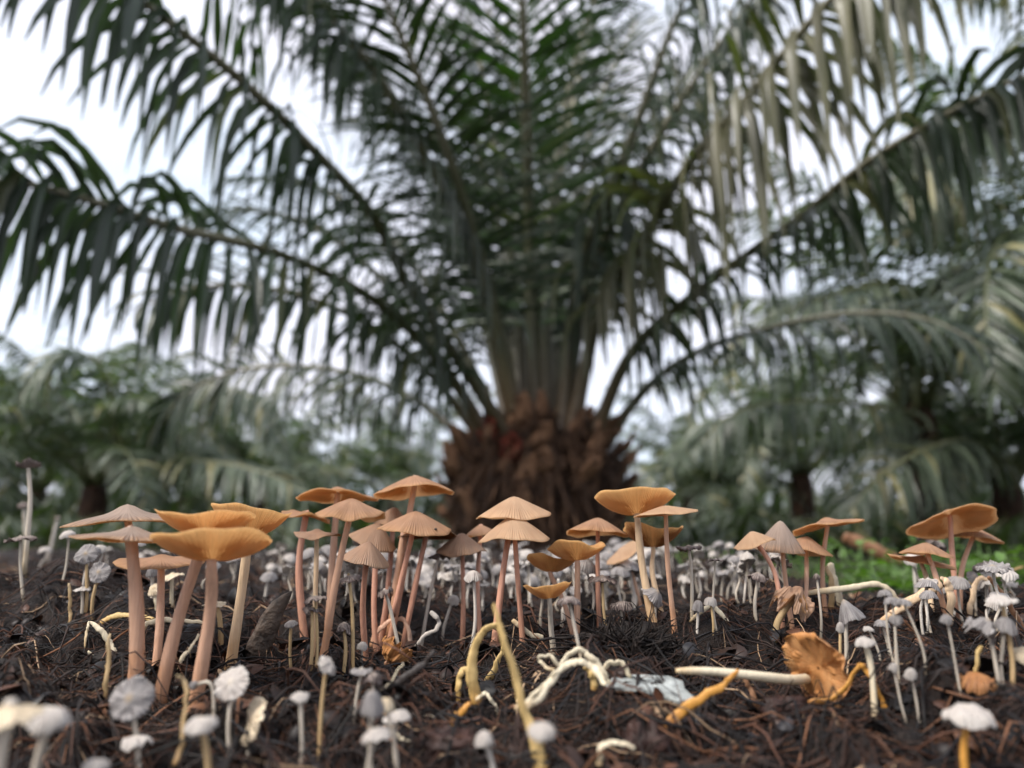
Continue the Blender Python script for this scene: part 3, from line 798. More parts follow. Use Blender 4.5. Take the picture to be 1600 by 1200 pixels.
# ------------------------------------------------------------------ palms further back
def far_frond(seed, L=4.2, arch=1.0):
    g = np.random.default_rng(seed)
    t = np.linspace(0, 1, 26)
    ang = R(78) - arch * R(120) * t ** 1.15           # starts steep, arches over
    st = L / 25
    x = np.concatenate([[0], np.cumsum(np.cos(ang[:-1]) * st)]); z = np.concatenate([[0], np.cumsum(np.sin(ang[:-1]) * st)])
    C = np.stack([x, 0.06 * L * np.sin(t * 2 + seed) * t, z], 1)
    T = np.gradient(C, axis=0); T /= np.linalg.norm(T, axis=1)[:, None]
    Nr = np.tile(np.array([-0.5, 0, 0.9]), (26, 1)); Nr = Nr - T * (Nr * T).sum(1)[:, None]; Nr /= np.linalg.norm(Nr, axis=1)[:, None]
    rad = np.interp(t, [0, 0.06, 0.2, 1], [0.07, 0.045, 0.03, 0.006])
    V, F, A = tube(C, rad, 5, 0.7, ref=Nr[0])
    lv = frond_leaflets(C, Nr, 62, 0.75, 0.055, 0.55, g, segs=3)
    lf3 = leaflet_faces(3); per = len(lv[0])
    V2 = np.concatenate(lv); F2 = ((np.arange(len(lv)) * per)[:, None, None] + lf3[None]).reshape(-1, 4) + len(V)
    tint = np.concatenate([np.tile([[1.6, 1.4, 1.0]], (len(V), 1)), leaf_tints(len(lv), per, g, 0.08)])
    return mesh('frond', np.concatenate([V, V2]), F + [tuple(int(x_) for x_ in f) for f in F2], LEAFB, True, {'tint': tint})
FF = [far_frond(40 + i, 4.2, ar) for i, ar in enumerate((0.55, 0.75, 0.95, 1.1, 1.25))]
Vt, Ft = core_mesh(0.34, 1.0, rng, 17)
far_trunk = mesh('trunk', Vt, Ft, TRUNK)
FARP = [  # u, v of the crown, distance, scale, fronds, label
    (1430, 620, 8.2, 0.8, 18, 'dense oil palm right of the big palm, its brown trunk just showing'),
    (1740, 480, 6.6, 0.85, 15, 'oil palm beyond the right edge whose fronds hang into the picture'),
    (150, 745, 9.5, 0.60, 22, 'oil palm at the left behind the mushrooms, its fronds spreading low'),
    (-40, 735, 11.0, 0.75, 22, 'oil palm at the far left edge of the plantation'),
    (400, 770, 11.5, 0.60, 22, 'pale blurred oil palm between the left palm and the big trunk'),
    (620, 770, 15.0, 0.65, 20, 'distant oil palm just left of the big trunk'),
    (1080, 770, 13.0, 0.60, 22, 'distant oil palm just right of the big trunk'),
    (1250, 730, 12.0, 0.70, 22, 'distant oil palm behind the dense right palm'),
    (1570, 745, 9.0, 0.65, 20, 'low oil palm at the lower right behind the weeds'),
    (290, 770, 19.0, 0.8, 18, 'far hazy oil palm deep between the left palms'),
    (900, 790, 22.0, 0.8, 18, 'far oil palm hidden mostly behind the big trunk'),
    (60, 760, 19.0, 1.0, 18, 'far oil palm on the left skyline'),
    (1490, 740, 18.0, 1.0, 18, 'far oil palm on the right skyline'),
    (760, 790, 26.0, 1.0, 16, 'farthest oil palm behind the big trunk, low on the horizon'),
    (1170, 790, 24.0, 1.0, 16, 'farthest oil palm on the right, low on the horizon'),
    (490, 790, 24.0, 1.0, 16, 'farthest oil palm on the left, low on the horizon'),
]
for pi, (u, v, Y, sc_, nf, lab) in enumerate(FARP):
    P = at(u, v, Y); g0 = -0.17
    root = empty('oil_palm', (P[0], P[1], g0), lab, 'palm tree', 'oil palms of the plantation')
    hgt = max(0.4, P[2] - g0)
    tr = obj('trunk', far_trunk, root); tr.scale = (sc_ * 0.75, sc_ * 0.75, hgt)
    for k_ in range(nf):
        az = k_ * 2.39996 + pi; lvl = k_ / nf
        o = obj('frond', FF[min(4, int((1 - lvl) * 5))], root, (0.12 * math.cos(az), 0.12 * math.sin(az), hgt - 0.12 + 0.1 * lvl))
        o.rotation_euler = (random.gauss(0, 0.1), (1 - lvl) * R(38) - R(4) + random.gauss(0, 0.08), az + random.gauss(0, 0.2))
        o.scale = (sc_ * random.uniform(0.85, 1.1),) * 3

# single fronds of those palms that stand out in the picture, through photo pixels
far_roots = [o for o in COL.objects if o.name.startswith('oil_palm')]
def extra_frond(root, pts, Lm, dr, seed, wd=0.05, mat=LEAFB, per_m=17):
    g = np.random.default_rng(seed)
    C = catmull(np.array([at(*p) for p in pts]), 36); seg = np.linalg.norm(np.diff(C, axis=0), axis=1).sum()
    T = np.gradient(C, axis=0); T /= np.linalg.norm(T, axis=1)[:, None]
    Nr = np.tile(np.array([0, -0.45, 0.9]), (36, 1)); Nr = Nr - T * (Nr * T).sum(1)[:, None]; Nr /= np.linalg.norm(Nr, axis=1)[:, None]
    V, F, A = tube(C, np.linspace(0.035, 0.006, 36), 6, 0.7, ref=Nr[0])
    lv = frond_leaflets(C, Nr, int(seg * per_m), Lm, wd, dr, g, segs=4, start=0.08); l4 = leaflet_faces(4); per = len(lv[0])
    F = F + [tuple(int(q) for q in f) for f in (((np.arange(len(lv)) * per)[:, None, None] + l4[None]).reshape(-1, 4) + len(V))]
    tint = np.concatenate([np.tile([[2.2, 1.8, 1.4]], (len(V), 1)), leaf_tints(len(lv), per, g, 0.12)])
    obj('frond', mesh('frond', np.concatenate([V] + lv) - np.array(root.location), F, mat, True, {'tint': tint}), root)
RP = [o for o in far_roots if o['label'].startswith('dense oil palm')][0]; LP = [o for o in far_roots if o['label'].startswith('oil palm at the left')][0]
LOWP = [o for o in far_roots if o['label'].startswith('low oil palm')][0]; OUTP = [o for o in far_roots if 'beyond the right edge' in o['label']][0]
extra_frond(RP, [(1430, 640, 8.0), (1440, 520, 7.7), (1400, 445, 7.4), (1300, 462, 7.1), (1200, 500, 6.9), (1130, 560, 6.8)], 0.75, 0.7, 1)
extra_frond(RP, [(1440, 650, 8.0), (1360, 632, 7.5), (1230, 628, 7.2), (1140, 650, 7.0), (1085, 705, 7.0)], 0.7, 0.9, 2)
extra_frond(RP, [(1430, 640, 8.0), (1450, 480, 7.8), (1490, 420, 7.5), (1560, 450, 7.2), (1620, 540, 7.1)], 0.75, 0.8, 3)
extra_frond(LOWP, [(1570, 735, 8.8), (1520, 690, 8.0), (1450, 700, 7.4), (1370, 750, 7.0), (1320, 810, 6.9)], 0.7, 0.8, 4)
extra_frond(OUTP, [(1730, 490, 6.5), (1690, 330, 6.1), (1620, 210, 5.7), (1530, 190, 5.4), (1450, 250, 5.2), (1400, 330, 5.1)], 0.75, 0.8, 5)
extra_frond(OUTP, [(1730, 500, 6.5), (1670, 420, 6.2), (1580, 330, 5.9), (1490, 310, 5.7), (1420, 370, 5.6)], 0.75, 0.8, 6)
extra_frond(OUTP, [(1730, 480, 6.5), (1720, 250, 6.1), (1680, 80, 5.7), (1600, -20, 5.3), (1500, -30, 5.0)], 0.8, 0.8, 7)
extra_frond(LP, [(180, 745, 9.3), (240, 640, 8.9), (310, 600, 8.6), (390, 620, 8.4), (450, 700, 8.3)], 0.7, 0.8, 8)
extra_frond(LP, [(180, 745, 9.3), (170, 600, 8.9), (120, 550, 8.7), (60, 580, 8.5), (20, 650, 8.4)], 0.7, 0.7, 9)
extra_frond(LP, [(190, 745, 9.3), (290, 720, 8.7), (400, 735, 8.3), (490, 775, 8.1)], 0.6, 0.7, 10)

# ------------------------------------------------------------------ undergrowth and weeds
WEED = leaf_material('weed_leaf', (0.06, 0.12, 0.025), (0.12, 0.21, 0.05), 0.35, 0.5, (1.0, 1.2, 0.35))
UNDER = leaf_material('undergrowth_leaf', (0.03, 0.042, 0.022), (0.065, 0.08, 0.045), 0.2, 0.5)
def blades(n, xy, hgt, wid, g, lean=0.5, segs=3, z0=None):
    x, y = xy; t = np.linspace(0, 1, segs + 1)[None]
    a = g.uniform(0, 6.283, n); h = g.uniform(hgt[0], hgt[1], n)[:, None]; ln = np.abs(g.normal(0, lean, n))[:, None] * h
    z0 = H(x, y) if z0 is None else z0
    P = np.stack([x[:, None] + np.cos(a)[:, None] * ln * t ** 2, y[:, None] + np.sin(a)[:, None] * ln * t ** 2, z0[:, None] + h * (t - 0.25 * t ** 2)], -1)
    wv = np.stack([-np.sin(a), np.cos(a), 0 * a], 1)[:, None] * (g.uniform(wid[0], wid[1], n)[:, None] * np.sin(np.pi * (0.12 + 0.86 * t)) ** 0.8)[..., None] / 2
    V = np.stack([P - wv, P + wv], 2).reshape(-1, 3); m = 2 * (segs + 1)
    b = (np.arange(n) * m)[:, None] + (np.arange(segs) * 2)[None]
    F = np.stack([b, b + 1, b + 3, b + 2], -1).reshape(-1, 4)
    return V, F, m
g = np.random.default_rng(5)
n = 9000; Y = g.uniform(5.5, 15, n); X = g.uniform(-0.95, 0.95, n) * Y
keep = np.hypot(X - PX, Y - PY) > 1.0; X = X[keep]; Y = Y[keep]; n = len(X)
V, F, m = blades(n, (X, Y), (0.12, 0.5), (0.02, 0.07), g, 1.5, 3, np.full(n, -0.18))
tag(obj('undergrowth', mesh('undergrowth', V, F, UNDER, True, {'tint': leaf_tints(n, m, g, 0.1)})), 'blurred dark green undergrowth below the far palms', 'undergrowth', kind='stuff')
n = 9000; Y = g.uniform(15, 42, n); X = g.uniform(-1.0, 1.0, n) * Y
V, F, m = blades(n, (X, Y), (0.5, 1.9), (0.08, 0.26), g, 0.8, 3, np.full(n, -0.3))
tag(obj('far_thicket', mesh('far_thicket', V, F, UNDER, True, {'tint': leaf_tints(n, m, g, 0.1)})), 'far green thicket closing the horizon under the palms', 'thicket', kind='stuff')
n = 1500; Y = g.uniform(1.0, 3.6, n); X = g.uniform(0.2, 0.9, n) * Y
kp = perlin(X / 0.35, Y / 0.35, 61) > 0.0; X = X[kp]; Y = Y[kp]; n = len(X)
V, F, m = blades(n, (X, Y), (0.015, 0.07), (0.002, 0.005), g, 0.8)
tag(obj('grass', mesh('grass', V, F, WEED, True, {'tint': leaf_tints(n, m, g, 0.4)})), 'short green grass beyond the mulch on the right', 'grass', kind='stuff')

def weed(u, v_top, Y, nl, spread, label, group):
    """small leafy herb: stems and roundish leaves"""
    Pt = at(u, v_top, Y); zb = float(H(Pt[0], Y)) - 0.01
    root = empty('leafy_weed', (Pt[0], Y, zb), label, 'weed', group)
    hgt = max(0.03, Pt[2] - zb); SV = []; SF = []; LV = []; LF = []; LT = []
    for k_ in range(max(3, nl // 9)):
        a = g.uniform(0, 6.28); d = spread * g.uniform(0.1, 1)
        C = catmull([(0, 0, 0), (0.4 * d * math.cos(a), 0.4 * d * math.sin(a), hgt * 0.55), (d * math.cos(a), d * math.sin(a), hgt * g.uniform(0.7, 1))], 8)
        V, F, _ = tube(C, 0.0012, 4); b0 = len(SV); SV += V.tolist(); SF += [tuple(b0 + q for q in f) for f in F]
        for j_ in range(9):
            f = 0.3 + 0.7 * j_ / 8; B = C[int(f * 7)]
            dr = g.normal(size=3); dr[2] = abs(dr[2]) * 0.4; dr /= np.linalg.norm(dr)
            lv = leaflet(B + dr * 0.004, dr, g.uniform(0.012, 0.024), g.uniform(0.010, 0.018), 0.15, np.array([0, 0.1, 1.0]), 4)
            k0 = len(LV); LV += lv.tolist(); LF += (leaflet_faces(4) + k0).tolist(); LT += [[*(g.uniform(0.7, 1.3) * np.ones(3))]] * len(lv)
    obj('stems', mesh('stems', SV, SF, WEED, True, {'tint': np.ones((len(SV), 3))}), root)
    obj('leaves', mesh('leaves', LV, np.array(LF), WEED, True, {'tint': np.array(LT)}), root)
WG = 'leafy weeds beyond the mulch on the right'; WG2 = 'leafy weeds behind the right middle group'
for k_ in range(34):
    Y = g.uniform(0.95, 2.2); u = 1600 - abs(g.normal(0, 130)) if k_ < 24 else g.uniform(1210, 1480)
    weed(u, g.uniform(835, 885) if k_ < 24 else g.uniform(815, 900), Y, 45, 0.05 * Y, 'bright green leafy weed in the patch at the right edge' if k_ < 24 else 'small green weed in the blur between the two right groups', WG if k_ < 24 else WG2)

# ================================================================== TAN MUSHROOMS
m = mushroom
# left group
m('wide grey-beige cap with an orange rim, rearmost of the left group', (198, 815, 176, 27), (222, 1030), 'flat', 2, 2, sw=(11, 14), top='beige', wave=0.03, dY=0.01)
m('flat beige cap in front on the thickest pinkish stem of the left group', (205, 842, 168, 20), (214, 1068), 'flat', -1, -2, mid=[(214, 960)], sw=(15, 25), top='beige', wave=0.04)
m('tan cap on the thinnest pink stem, lowest cap of the left group', (252, 878, 134, 12), (243, 1042), 'flat', 0, 4, sw=(10, 13), top='tan', wave=0.05, dY=0.015)
m('glowing orange upturned cap on a stem leaning right, middle of the left group', (322, 805, 146, 26), (246, 1090), 'bowl', 0, -6, mid=[(278, 970)], sw=(14, 22), top='orange', wave=0.05)
m('broad bright orange dish-shaped cap, front right of the left group', (335, 838, 174, 30), (300, 1118), 'bowl', 1, -7, mid=[(328, 960)], sw=(15, 23), top='orange', wave=0.05, dY=-0.01)
m('orange upturned cap on a cream stem, rightmost of the left group', (396, 798, 120, 36), (358, 1044), 'bowl', -4, -8, mid=[(378, 920)], sw=(12, 17), top='orange', stem='cream', wave=0.06)
# second group
m('thin flat tan cap seen edge on, upper left of the second group', (527, 777, 124, 17), (512, 992), 'flat', 0, -7, mid=[(518, 900)], sw=(8, 12), top='tan', dY=0.01)
m('tall tan cap with a dark speck, highest of all the mushrooms', (648, 770, 120, 27), (606, 1002), 'cone', 4, -6, mid=[(632, 830), (616, 930)], sw=(8, 11), top='tan', dY=0.0, specks=[(240, 0.9)])
m('pale tan wavy cone cap below the thin flat cap', (548, 806, 106, 27), (503, 1024), 'cone', -4, 2, mid=[(526, 900)], sw=(8, 13), top='tan', wave=0.10, dY=-0.01)
m('folded tan cap on a stem leaning left, far left of the second group', (478, 806, 78, 8), (478, 1000), 'flat', -9, 2, mid=[(467, 890)], sw=(8, 12), top='tan', wave=0.12, stem='rose')
m('small flat brown cap tucked under the folded tan cap', (495, 836, 70, 10), (486, 1046), 'flat', -2, 3, sw=(7, 8), top='brown', wave=0.08, stem='cream')
m('brown cone cap behind the striped tan cap of the second group', (612, 818, 62, 26), (592, 1010), 'cone', -12, 6, sw=(7, 9), top='brown', dY=0.02, stem='rose')
m('brown tilted cone cap just above the ribbed brown bell cap', (582, 848, 78, 32), (590, 1018), 'cone', -18, 8, sw=(7, 9), top='brown', dY=0.01, stem='rose')
m('striped tan cap with a dark speck at its right rim, second group', (648, 829, 110, 30), (604, 1014), 'cone', -3, 3, mid=[(632, 890), (615, 960)], sw=(8, 10), top='tan', dY=-0.02, stem='rose', specks=[(130, 0.84)])
m('dark brown cap seen from below behind the striped tan cap', (667, 838, 92, 18), (626, 1012), 'flat', 3, -8, mid=[(650, 910)], sw=(8, 9), top='brown', dY=0.01, stem='rose', gills='brown')
m('ribbed brown bell cap, lowest and frontmost of the second group', (571, 876, 74, 30), (574, 1034), 'cone', -12, 9, mid=[(567, 950)], sw=(8, 10), top='brown', stem='rose', dY=-0.02, ripple=0.006, nr=40)
m('reddish brown cone cap standing alone right of the second group', (722, 862, 80, 29), (722, 1010), 'cone', 1, 4, mid=[(724, 940)], sw=(6, 8), top='brown', stem='rose')
# centre groups
m('smooth peach cone cap behind, left of centre against the dark trunk', (804, 808, 118, 32), (770, 1008), 'cone', 2, 0, mid=[(788, 880)], sw=(8, 11), top='cream', dY=0.01, stem='rose')
m('smooth peach cone cap in front, left of centre', (804, 842, 110, 37), (818, 1000), 'cone', 2, 2, mid=[(810, 920)], sw=(7, 9), top='cream', dY=-0.01, stem='rose')
m('tan cap half hidden behind the two peach cone caps', (752, 836, 54, 16), (752, 1000), 'cone', 8, 0, mid=[(746, 920)], sw=(6, 8), top='tan', dY=0.02, stem='rose')
m('tan cone cap on a thin pink stem at the dark trunk', (934, 834, 94, 25), (937, 986), 'cone', -3, -6, mid=[(934, 910)], sw=(6, 8), top='tan', stem='rose')
m('crescent shaped upturned orange cap, middle of the three bowls', (900, 852, 88, 20), (900, 1018), 'bowl', 3, -6, mid=[(902, 930)], sw=(7, 11), top='orange', stem='pink', wave=0.10)
m('orange bowl cap behind left of the crescent shaped one', (862, 872, 78, 18), (906, 1020), 'bowl', -3, -8, mid=[(884, 950)], sw=(7, 8), top='orange', stem='pink', dY=0.015, wave=0.07)
m('lowest of the three small orange bowl caps', (856, 914, 74, 18), (868, 1030), 'bowl', 6, -7, mid=[(861, 980)], sw=(6, 10), top='orange', stem='grey', dY=-0.01, wave=0.07)
m('highest orange bowl cap right of centre, gills facing the camera', (992, 773, 122, 26), (1022, 968), 'bowl', 3, -8, mid=[(1003, 880)], sw=(8, 14), top='orange', stem='cream', wave=0.05)
m('cream parasol cap with a sharp edge right of centre', (1040, 803, 98, 13), (1056, 988), 'cone', 5, -1, mid=[(1044, 890)], sw=(6, 9), top='cream', stem='pink', wave=0.03, dY=-0.01)
m('brownish upturned cap behind the cream parasol cap', (1020, 825, 94, 26), (1040, 968), 'bowl', -2, -7, mid=[(1020, 900)], sw=(6, 9), top='orange', stem='cream', gills='brown', dY=0.02, wave=0.08)
m('small peach cap tipped steeply to the left right of centre', (975, 864, 62, 10), (1004, 950), 'flat', 32, 12, mid=[(990, 905)], sw=(5, 7), top='cream', stem='pink', wave=0.04)
# right groups
m('greyish bell cap in front of the right middle group', (1218, 860, 74, 46), (1240, 985), 'cone', -4, 4, mid=[(1229, 920)], sw=(6, 8), top='beige', stem='pink', wave=0.03)
m('peach cap peeking out left behind the greyish bell cap', (1180, 850, 66, 20), (1224, 988), 'cone', 14, 0, mid=[(1212, 900)], sw=(6, 8), top='cream', stem='rose', dY=0.01)
m('peach cap peeking out right behind the greyish bell cap', (1258, 862, 84, 24), (1252, 975), 'cone', -12, -2, sw=(6, 7), top='tan', stem='pink', dY=0.02)
m('flat tan cap rising to the right in the right middle group', (1293, 822, 106, 14), (1290, 962), 'flat', 9, -7, mid=[(1285, 890)], sw=(6, 8), top='tan', stem='pink', wave=0.05)
m('big tan cap with its dark gills turned to the camera at the right', (1488, 818, 126, 24), (1498, 965), 'flat', 2, -24, mid=[(1489, 880)], sw=(7, 9), top='tan', stem='rose', wave=0.04)
m('tan cap half hidden behind the big gill-showing cap', (1522, 842, 78, 18), (1498, 960), 'cone', -8, 0, mid=[(1503, 890)], sw=(6, 8), top='tan', stem='pink', dY=0.02)
m('small tan cap under a grey shrivelled cap at the right', (1447, 866, 76, 18), (1480, 962), 'cone', -4, 0, mid=[(1462, 900)], sw=(6, 9), top='tan', stem='pink', dY=0.01)
m('lowest reddish tan cap of the rightmost group', (1440, 878, 94, 10), (1456, 960), 'flat', -10, 4, sw=(6, 8), top='tan', stem='cream', dY=0.02)

# fallen orange-brown cap with its cream stem lying on the mulch
Yf = ground_hit(1275, 1098)[1]
root = empty('fallen_mushroom', at(1262, 1095, Yf), 'fallen mushroom with a crumpled rust orange cap on edge and a long cream stem', 'mushroom')
Pc = at(1274, 1046, Yf); s = scale_at(Pc)
cm, gm, zc = make_cap(62 * s, 'disc', 12 * s, RUST, 501, 0.05, 0.012, 14, 96, 14, None, 'orange', 1.0, 0.16)
c = obj('cap', cm, root, Pc - np.array(root.location)); c.rotation_euler = Vector((0.86, 0.42, 0.22)).to_track_quat('Z', 'Y').to_euler(); obj('gills', gm, c)
C = catmull([at(u, v, Yf + d) for u, v, d in ((1057, 1048, -0.03), (1110, 1049, -0.025), (1180, 1056, -0.018), (1240, 1062, -0.002), (1278, 1058, 0.018))], 30) - np.array(root.location)
Vv, Ff, Aa = tube(C, np.interp(np.linspace(0, 1, 30), [0, 0.1, 0.6, 1], [3.2, 5.2, 7, 8]) * s, 12, 1, 0.04)
obj('stem', mesh('stem', Vv, Ff, STEM['ivory'], True, {'stem': Aa}), root)
# other fallen or wilted caps
m('round brown cap lying upside down by its bent yellow stem at the right', (1526, 1074, 54, 22), (1526, 1085), 'dome', 0, 10, sw=(8, 8), top='rust', stem='yellow', crumple=0.15, name='fallen_mushroom')
stalk('thick bent yellow stem rising from the round brown fallen cap', [(1526, 1062), (1524, 1040), (1536, 1010)], (8, 8, 8), 'yellow', base=(1526, 1080))
m('shrivelled dry brown cap collapsed in front of the right middle group', (1238, 944, 62, 30), (1216, 1002), 'cone', -22, 14, mid=[(1214, 975)], sw=(9, 10), top='brown', stem='ochre', crumple=0.55, name='wilted_mushroom')
m('curled dry brown cap scrap at the foot of the second group', (622, 1012, 52, 24), (628, 1034), 'bowl', -38, -20, sw=(5, 6), top='rust', stem='drybrown', crumple=0.4, name='wilted_mushroom')

# ================================================================== GREY MUSHROOMS told apart one by one
def gm_(label, cap, base, kind='bell', top='grey', stem='grey', sw=(4, 5), roll=0, pitch=10, **k):
    k.setdefault('wave', 0.10); k.setdefault('crumple', 0.12)
    return mushroom(label, cap, base, kind, roll, pitch, sw=sw, top=top, stem=stem, gills='grey', name='small_mushroom', lowres=True, **k)
SM = dict(ripple=0.05, nr=11)
gm_('tall thin-stemmed mushroom with a curled brown cap at the left edge', (45, 724, 36, 6), (38, 890), 'bowl', 'wilt', 'grey', (5, 8), 6, -4, ripple=0.12, nr=5, mid=[(47, 790)], Y=0.62)
gm_('thin pale mushroom with a drooping tip beside the tall one at the left', (37, 792, 16, 6), (40, 882), 'dome', 'wilt', 'grey', (4, 6))
gm_('flat ragged cap on a curved pale stem at the left edge', (32, 843, 44, 6), (40, 936), 'flat', 'wilt', 'grey', (4, 5), 4, 4, ripple=0.06, nr=7, mid=[(32, 890)])
gm_('bare pale stem with a tiny dark tip leaning right at the left', (90, 811, 9, 4), (73, 880), 'dome', 'wilt', 'white', (4, 5), mid=[(82, 845)])
gm_('upper of two ribbed grey discs facing the camera at the left', (135, 866, 34, 4), (134, 958), 'disc', 'grey', 'ochre', (4, 6), -8, 66, **SM)
gm_('lower of two ribbed grey discs facing the camera at the left', (155, 895, 34, 4), (148, 966), 'disc', 'grey', 'ochre', (4, 6), 5, 68, **SM)
gm_('thin flat whitish cap under the two grey discs at the left', (128, 921, 24, 4), (126, 962), 'flat', 'white', 'grey')
gm_('grey bell cap between the pink stems of the left group', (238, 899, 19, 16), (238, 940), 'bell', 'grey', 'white', (5, 6))
gm_('ivory flat cap between the pink stems of the left group', (270, 901, 36, 7), (270, 945), 'flat', 'ivory', 'ivory', (5, 6), 8)
gm_('ivory cap turned on edge beside the flat ivory cap', (242, 922, 24, 6), (246, 958), 'disc', 'ivory', 'ivory', (5, 6), 20, 50)
gm_('ivory cap on a bent ochre stem right of the left group stems', (335, 945, 36, 8), (347, 1002), 'flat', 'ivory', 'ochre', (7, 9), 4, 6, mid=[(343, 965)])
gm_('blurred grey disc facing the camera at the foot of the left group', (205, 1092, 68, 7), (217, 1196), 'disc', 'grey', 'grey', (7, 9), 10, 72, **SM)
gm_('flat whitish cap right below the blurred grey disc', (214, 1162, 46, 11), (218, 1225), 'dome', 'white', 'grey', (8, 10), 4, 4)
gm_('pale ribbed disc tilted towards the camera right of the left group', (363, 1067, 58, 6), (371, 1192), 'disc', 'white', 'grey', (6, 8), 26, 52, **SM)
gm_('blurred whitish cap on a yellow stem at the bottom left', (315, 1136, 52, 14), (323, 1235), 'dome', 'white', 'ochre', (9, 11), 4, 8, Y=0.255)
gm_('large blurred whitish cap near the bottom left corner', (76, 1132, 66, 26), (38, 1240), 'dome', 'white', 'grey', (12, 14), -4, 6, Y=0.235)
gm_('large blurred ochre-edged cap in the bottom left corner', (16, 1122, 92, 30), (6, 1260), 'flat', 'ivory', 'grey', (18, 20), 2, 6, Y=0.215)
gm_('pale disc seen on edge at the bottom left', (396, 1127, 72, 6), (378, 1196), 'disc', 'ivory', 'grey', (6, 7), 66, 30, wave=0.1)
gm_('white cap cut by the bottom edge at the left', (150, 1200, 40, 12), (152, 1260), 'dome', 'white', 'grey', (7, 8), Y=0.24)
gm_('slim mushroom with a pale cap bent to the right, bottom left of centre', (511, 1041, 36, 10), (498, 1205), 'bell', 'white', 'ochre', (5, 7), -55, 10, mid=[(502, 1110)])
gm_('small ragged whitish cap on a straight stem at the bottom left of centre', (469, 1090, 30, 8), (467, 1210), 'bell', 'white', 'grey', (6, 6), wave=0.12, Y=0.29)
gm_('small grey-brown button cap left of the second group stems', (455, 977, 22, 8), (460, 1052), 'bell', 'grey', 'ochre', (4, 5), 4, 6)
gm_('ragged pale cap at the foot of the folded tan mushroom', (493, 937, 36, 8), (492, 1048), 'flat', 'wilt', 'ochre', (4, 5), 8, 6, ripple=0.06, nr=6)
gm_('very thin ragged cap just below the ragged pale cap', (488, 953, 32, 5), (484, 1052), 'flat', 'wilt', 'ochre', (5, 6), -4, 2, ripple=0.06, nr=6)
gm_('small torn cap on a bent ochre stem below the second group', (537, 986, 22, 14), (534, 1058), 'bell', 'wilt', 'ochre', (4, 7), crumple=0.5, mid=[(540, 1020)])
gm_('pale ragged flat cap on a long stem in the second group', (546, 906, 36, 9), (552, 1068), 'flat', 'wilt', 'ochre', (5, 6), 9, 6, ripple=0.06, nr=8, mid=[(551, 970)])
gm_('small white button in front of the second group stems', (566, 1013, 17, 10), (565, 1042), 'dome', 'white', 'grey', (3, 4))
gm_('thin flat grey cap in front below the second group', (565, 1049, 34, 6), (556, 1130), 'flat', 'grey', 'grey', (4, 6), 2, 4)
gm_('ragged grey cap right of the thin flat grey cap', (582, 1062, 30, 10), (578, 1140), 'bell', 'wilt', 'grey', (4, 5), crumple=0.4)
gm_('blurred grey cap at the back of the bottom left-centre clump', (582, 1112, 40, 34), (584, 1215), 'bell', 'grey', 'grey', (6, 7), 4, 8, Y=0.265)
gm_('blurred peach-white cap low in the bottom left-centre clump', (588, 1152, 46, 14), (566, 1225), 'bell', 'white', 'grey', (6, 7), 14, 4, Y=0.262)
gm_('blurred pale cap right in the bottom left-centre clump', (602, 1106, 30, 16), (622, 1220), 'bell', 'ivory', 'grey', (5, 6), -10, 8, Y=0.275)
gm_('pale lying cap with a curved stem beside the bottom left-centre clump', (620, 1122, 44, 10), (622, 1190), 'bell', 'white', 'grey', (5, 6), 6, 8, Y=0.29)
gm_('smooth white egg-shaped button at the bottom centre', (757, 1163, 32, 20), (776, 1222), 'dome', 'white', 'white', (7, 9), 0, 0, Y=0.27)
gm_('blurred pale cap beside the tall yellow stalk at the bottom', (846, 1146, 46, 16), (842, 1210), 'dome', 'white', 'yellow', (6, 8), Y=0.245)
gm_('dark-rimmed shrivelled flat cap left of the pink stem right of centre', (941, 907, 48, 9), (952, 986), 'flat', 'wilt', 'ochre', (4, 5), -4, 6, ripple=0.04, nr=15)
gm_('grey frayed cap on a leaning grey stem among the orange bowls', (890, 942, 36, 10), (912, 1022), 'bell', 'wilt', 'grey', (4, 7), -2, 6, ripple=0.04, nr=15, mid=[(897, 975)])
gm_('grey pleated fan-shaped cap leaning on a cream stem right of centre', (1020, 932, 40, 14), (1024, 970), 'cone', 'grey', 'grey', (4, 5), -40, 30, **SM)
gm_('frayed grey cap low behind the spiky dark husk', (971, 950, 34, 10), (973, 975), 'bell', 'wilt', 'grey', (4, 5), 4, 6, **SM)
gm_('dark ragged flat cap on a tall pale stem right of the cream parasol', (1076, 857, 40, 6), (1080, 972), 'flat', 'wilt', 'grey', (4, 6), 3, -2, ripple=0.07, nr=12, mid=[(1081, 900)])
gm_('tiny flat cap on a tall hair-thin stem right of the dark ragged cap', (1118, 876, 26, 4), (1123, 990), 'flat', 'wilt', 'grey', (3, 4), 2, 0, ripple=0.05, nr=10)
gm_('pale oval button right of the cream parasol stem', (1090, 954, 20, 16), (1088, 992), 'dome', 'grey', 'white', (4, 5), -8, 6)
gm_('whitish button beside the kinked cream stem', (1110, 944, 20, 11), (1112, 990), 'dome', 'white', 'ochre', (4, 4))
gm_('frayed brownish cap left of the right middle group', (1184, 904, 32, 10), (1182, 966), 'cone', 'wilt', 'grey', (4, 6), -8, 6, **SM)
gm_('small grey bell left of the right middle group', (1167, 890, 18, 12), (1174, 930), 'bell', 'grey', 'grey', (4, 5))
gm_('ribbed grey cone cap tipped over in front of the bent cream stem', (1330, 966, 40, 32), (1322, 1046), 'cone', 'grey', 'grey', (5, 7), 22, 6, **SM)
gm_('tiny whitish button left of the ribbed grey cone', (1313, 986, 13, 14), (1316, 1074), 'dome', 'white', 'ochre', (4, 5))
gm_('white-topped cap on the thickest pale stem at the lower right', (1352, 1006, 32, 9), (1368, 1132), 'dome', 'white', 'ivory', (7, 11), 4, 8, mid=[(1362, 1050)])
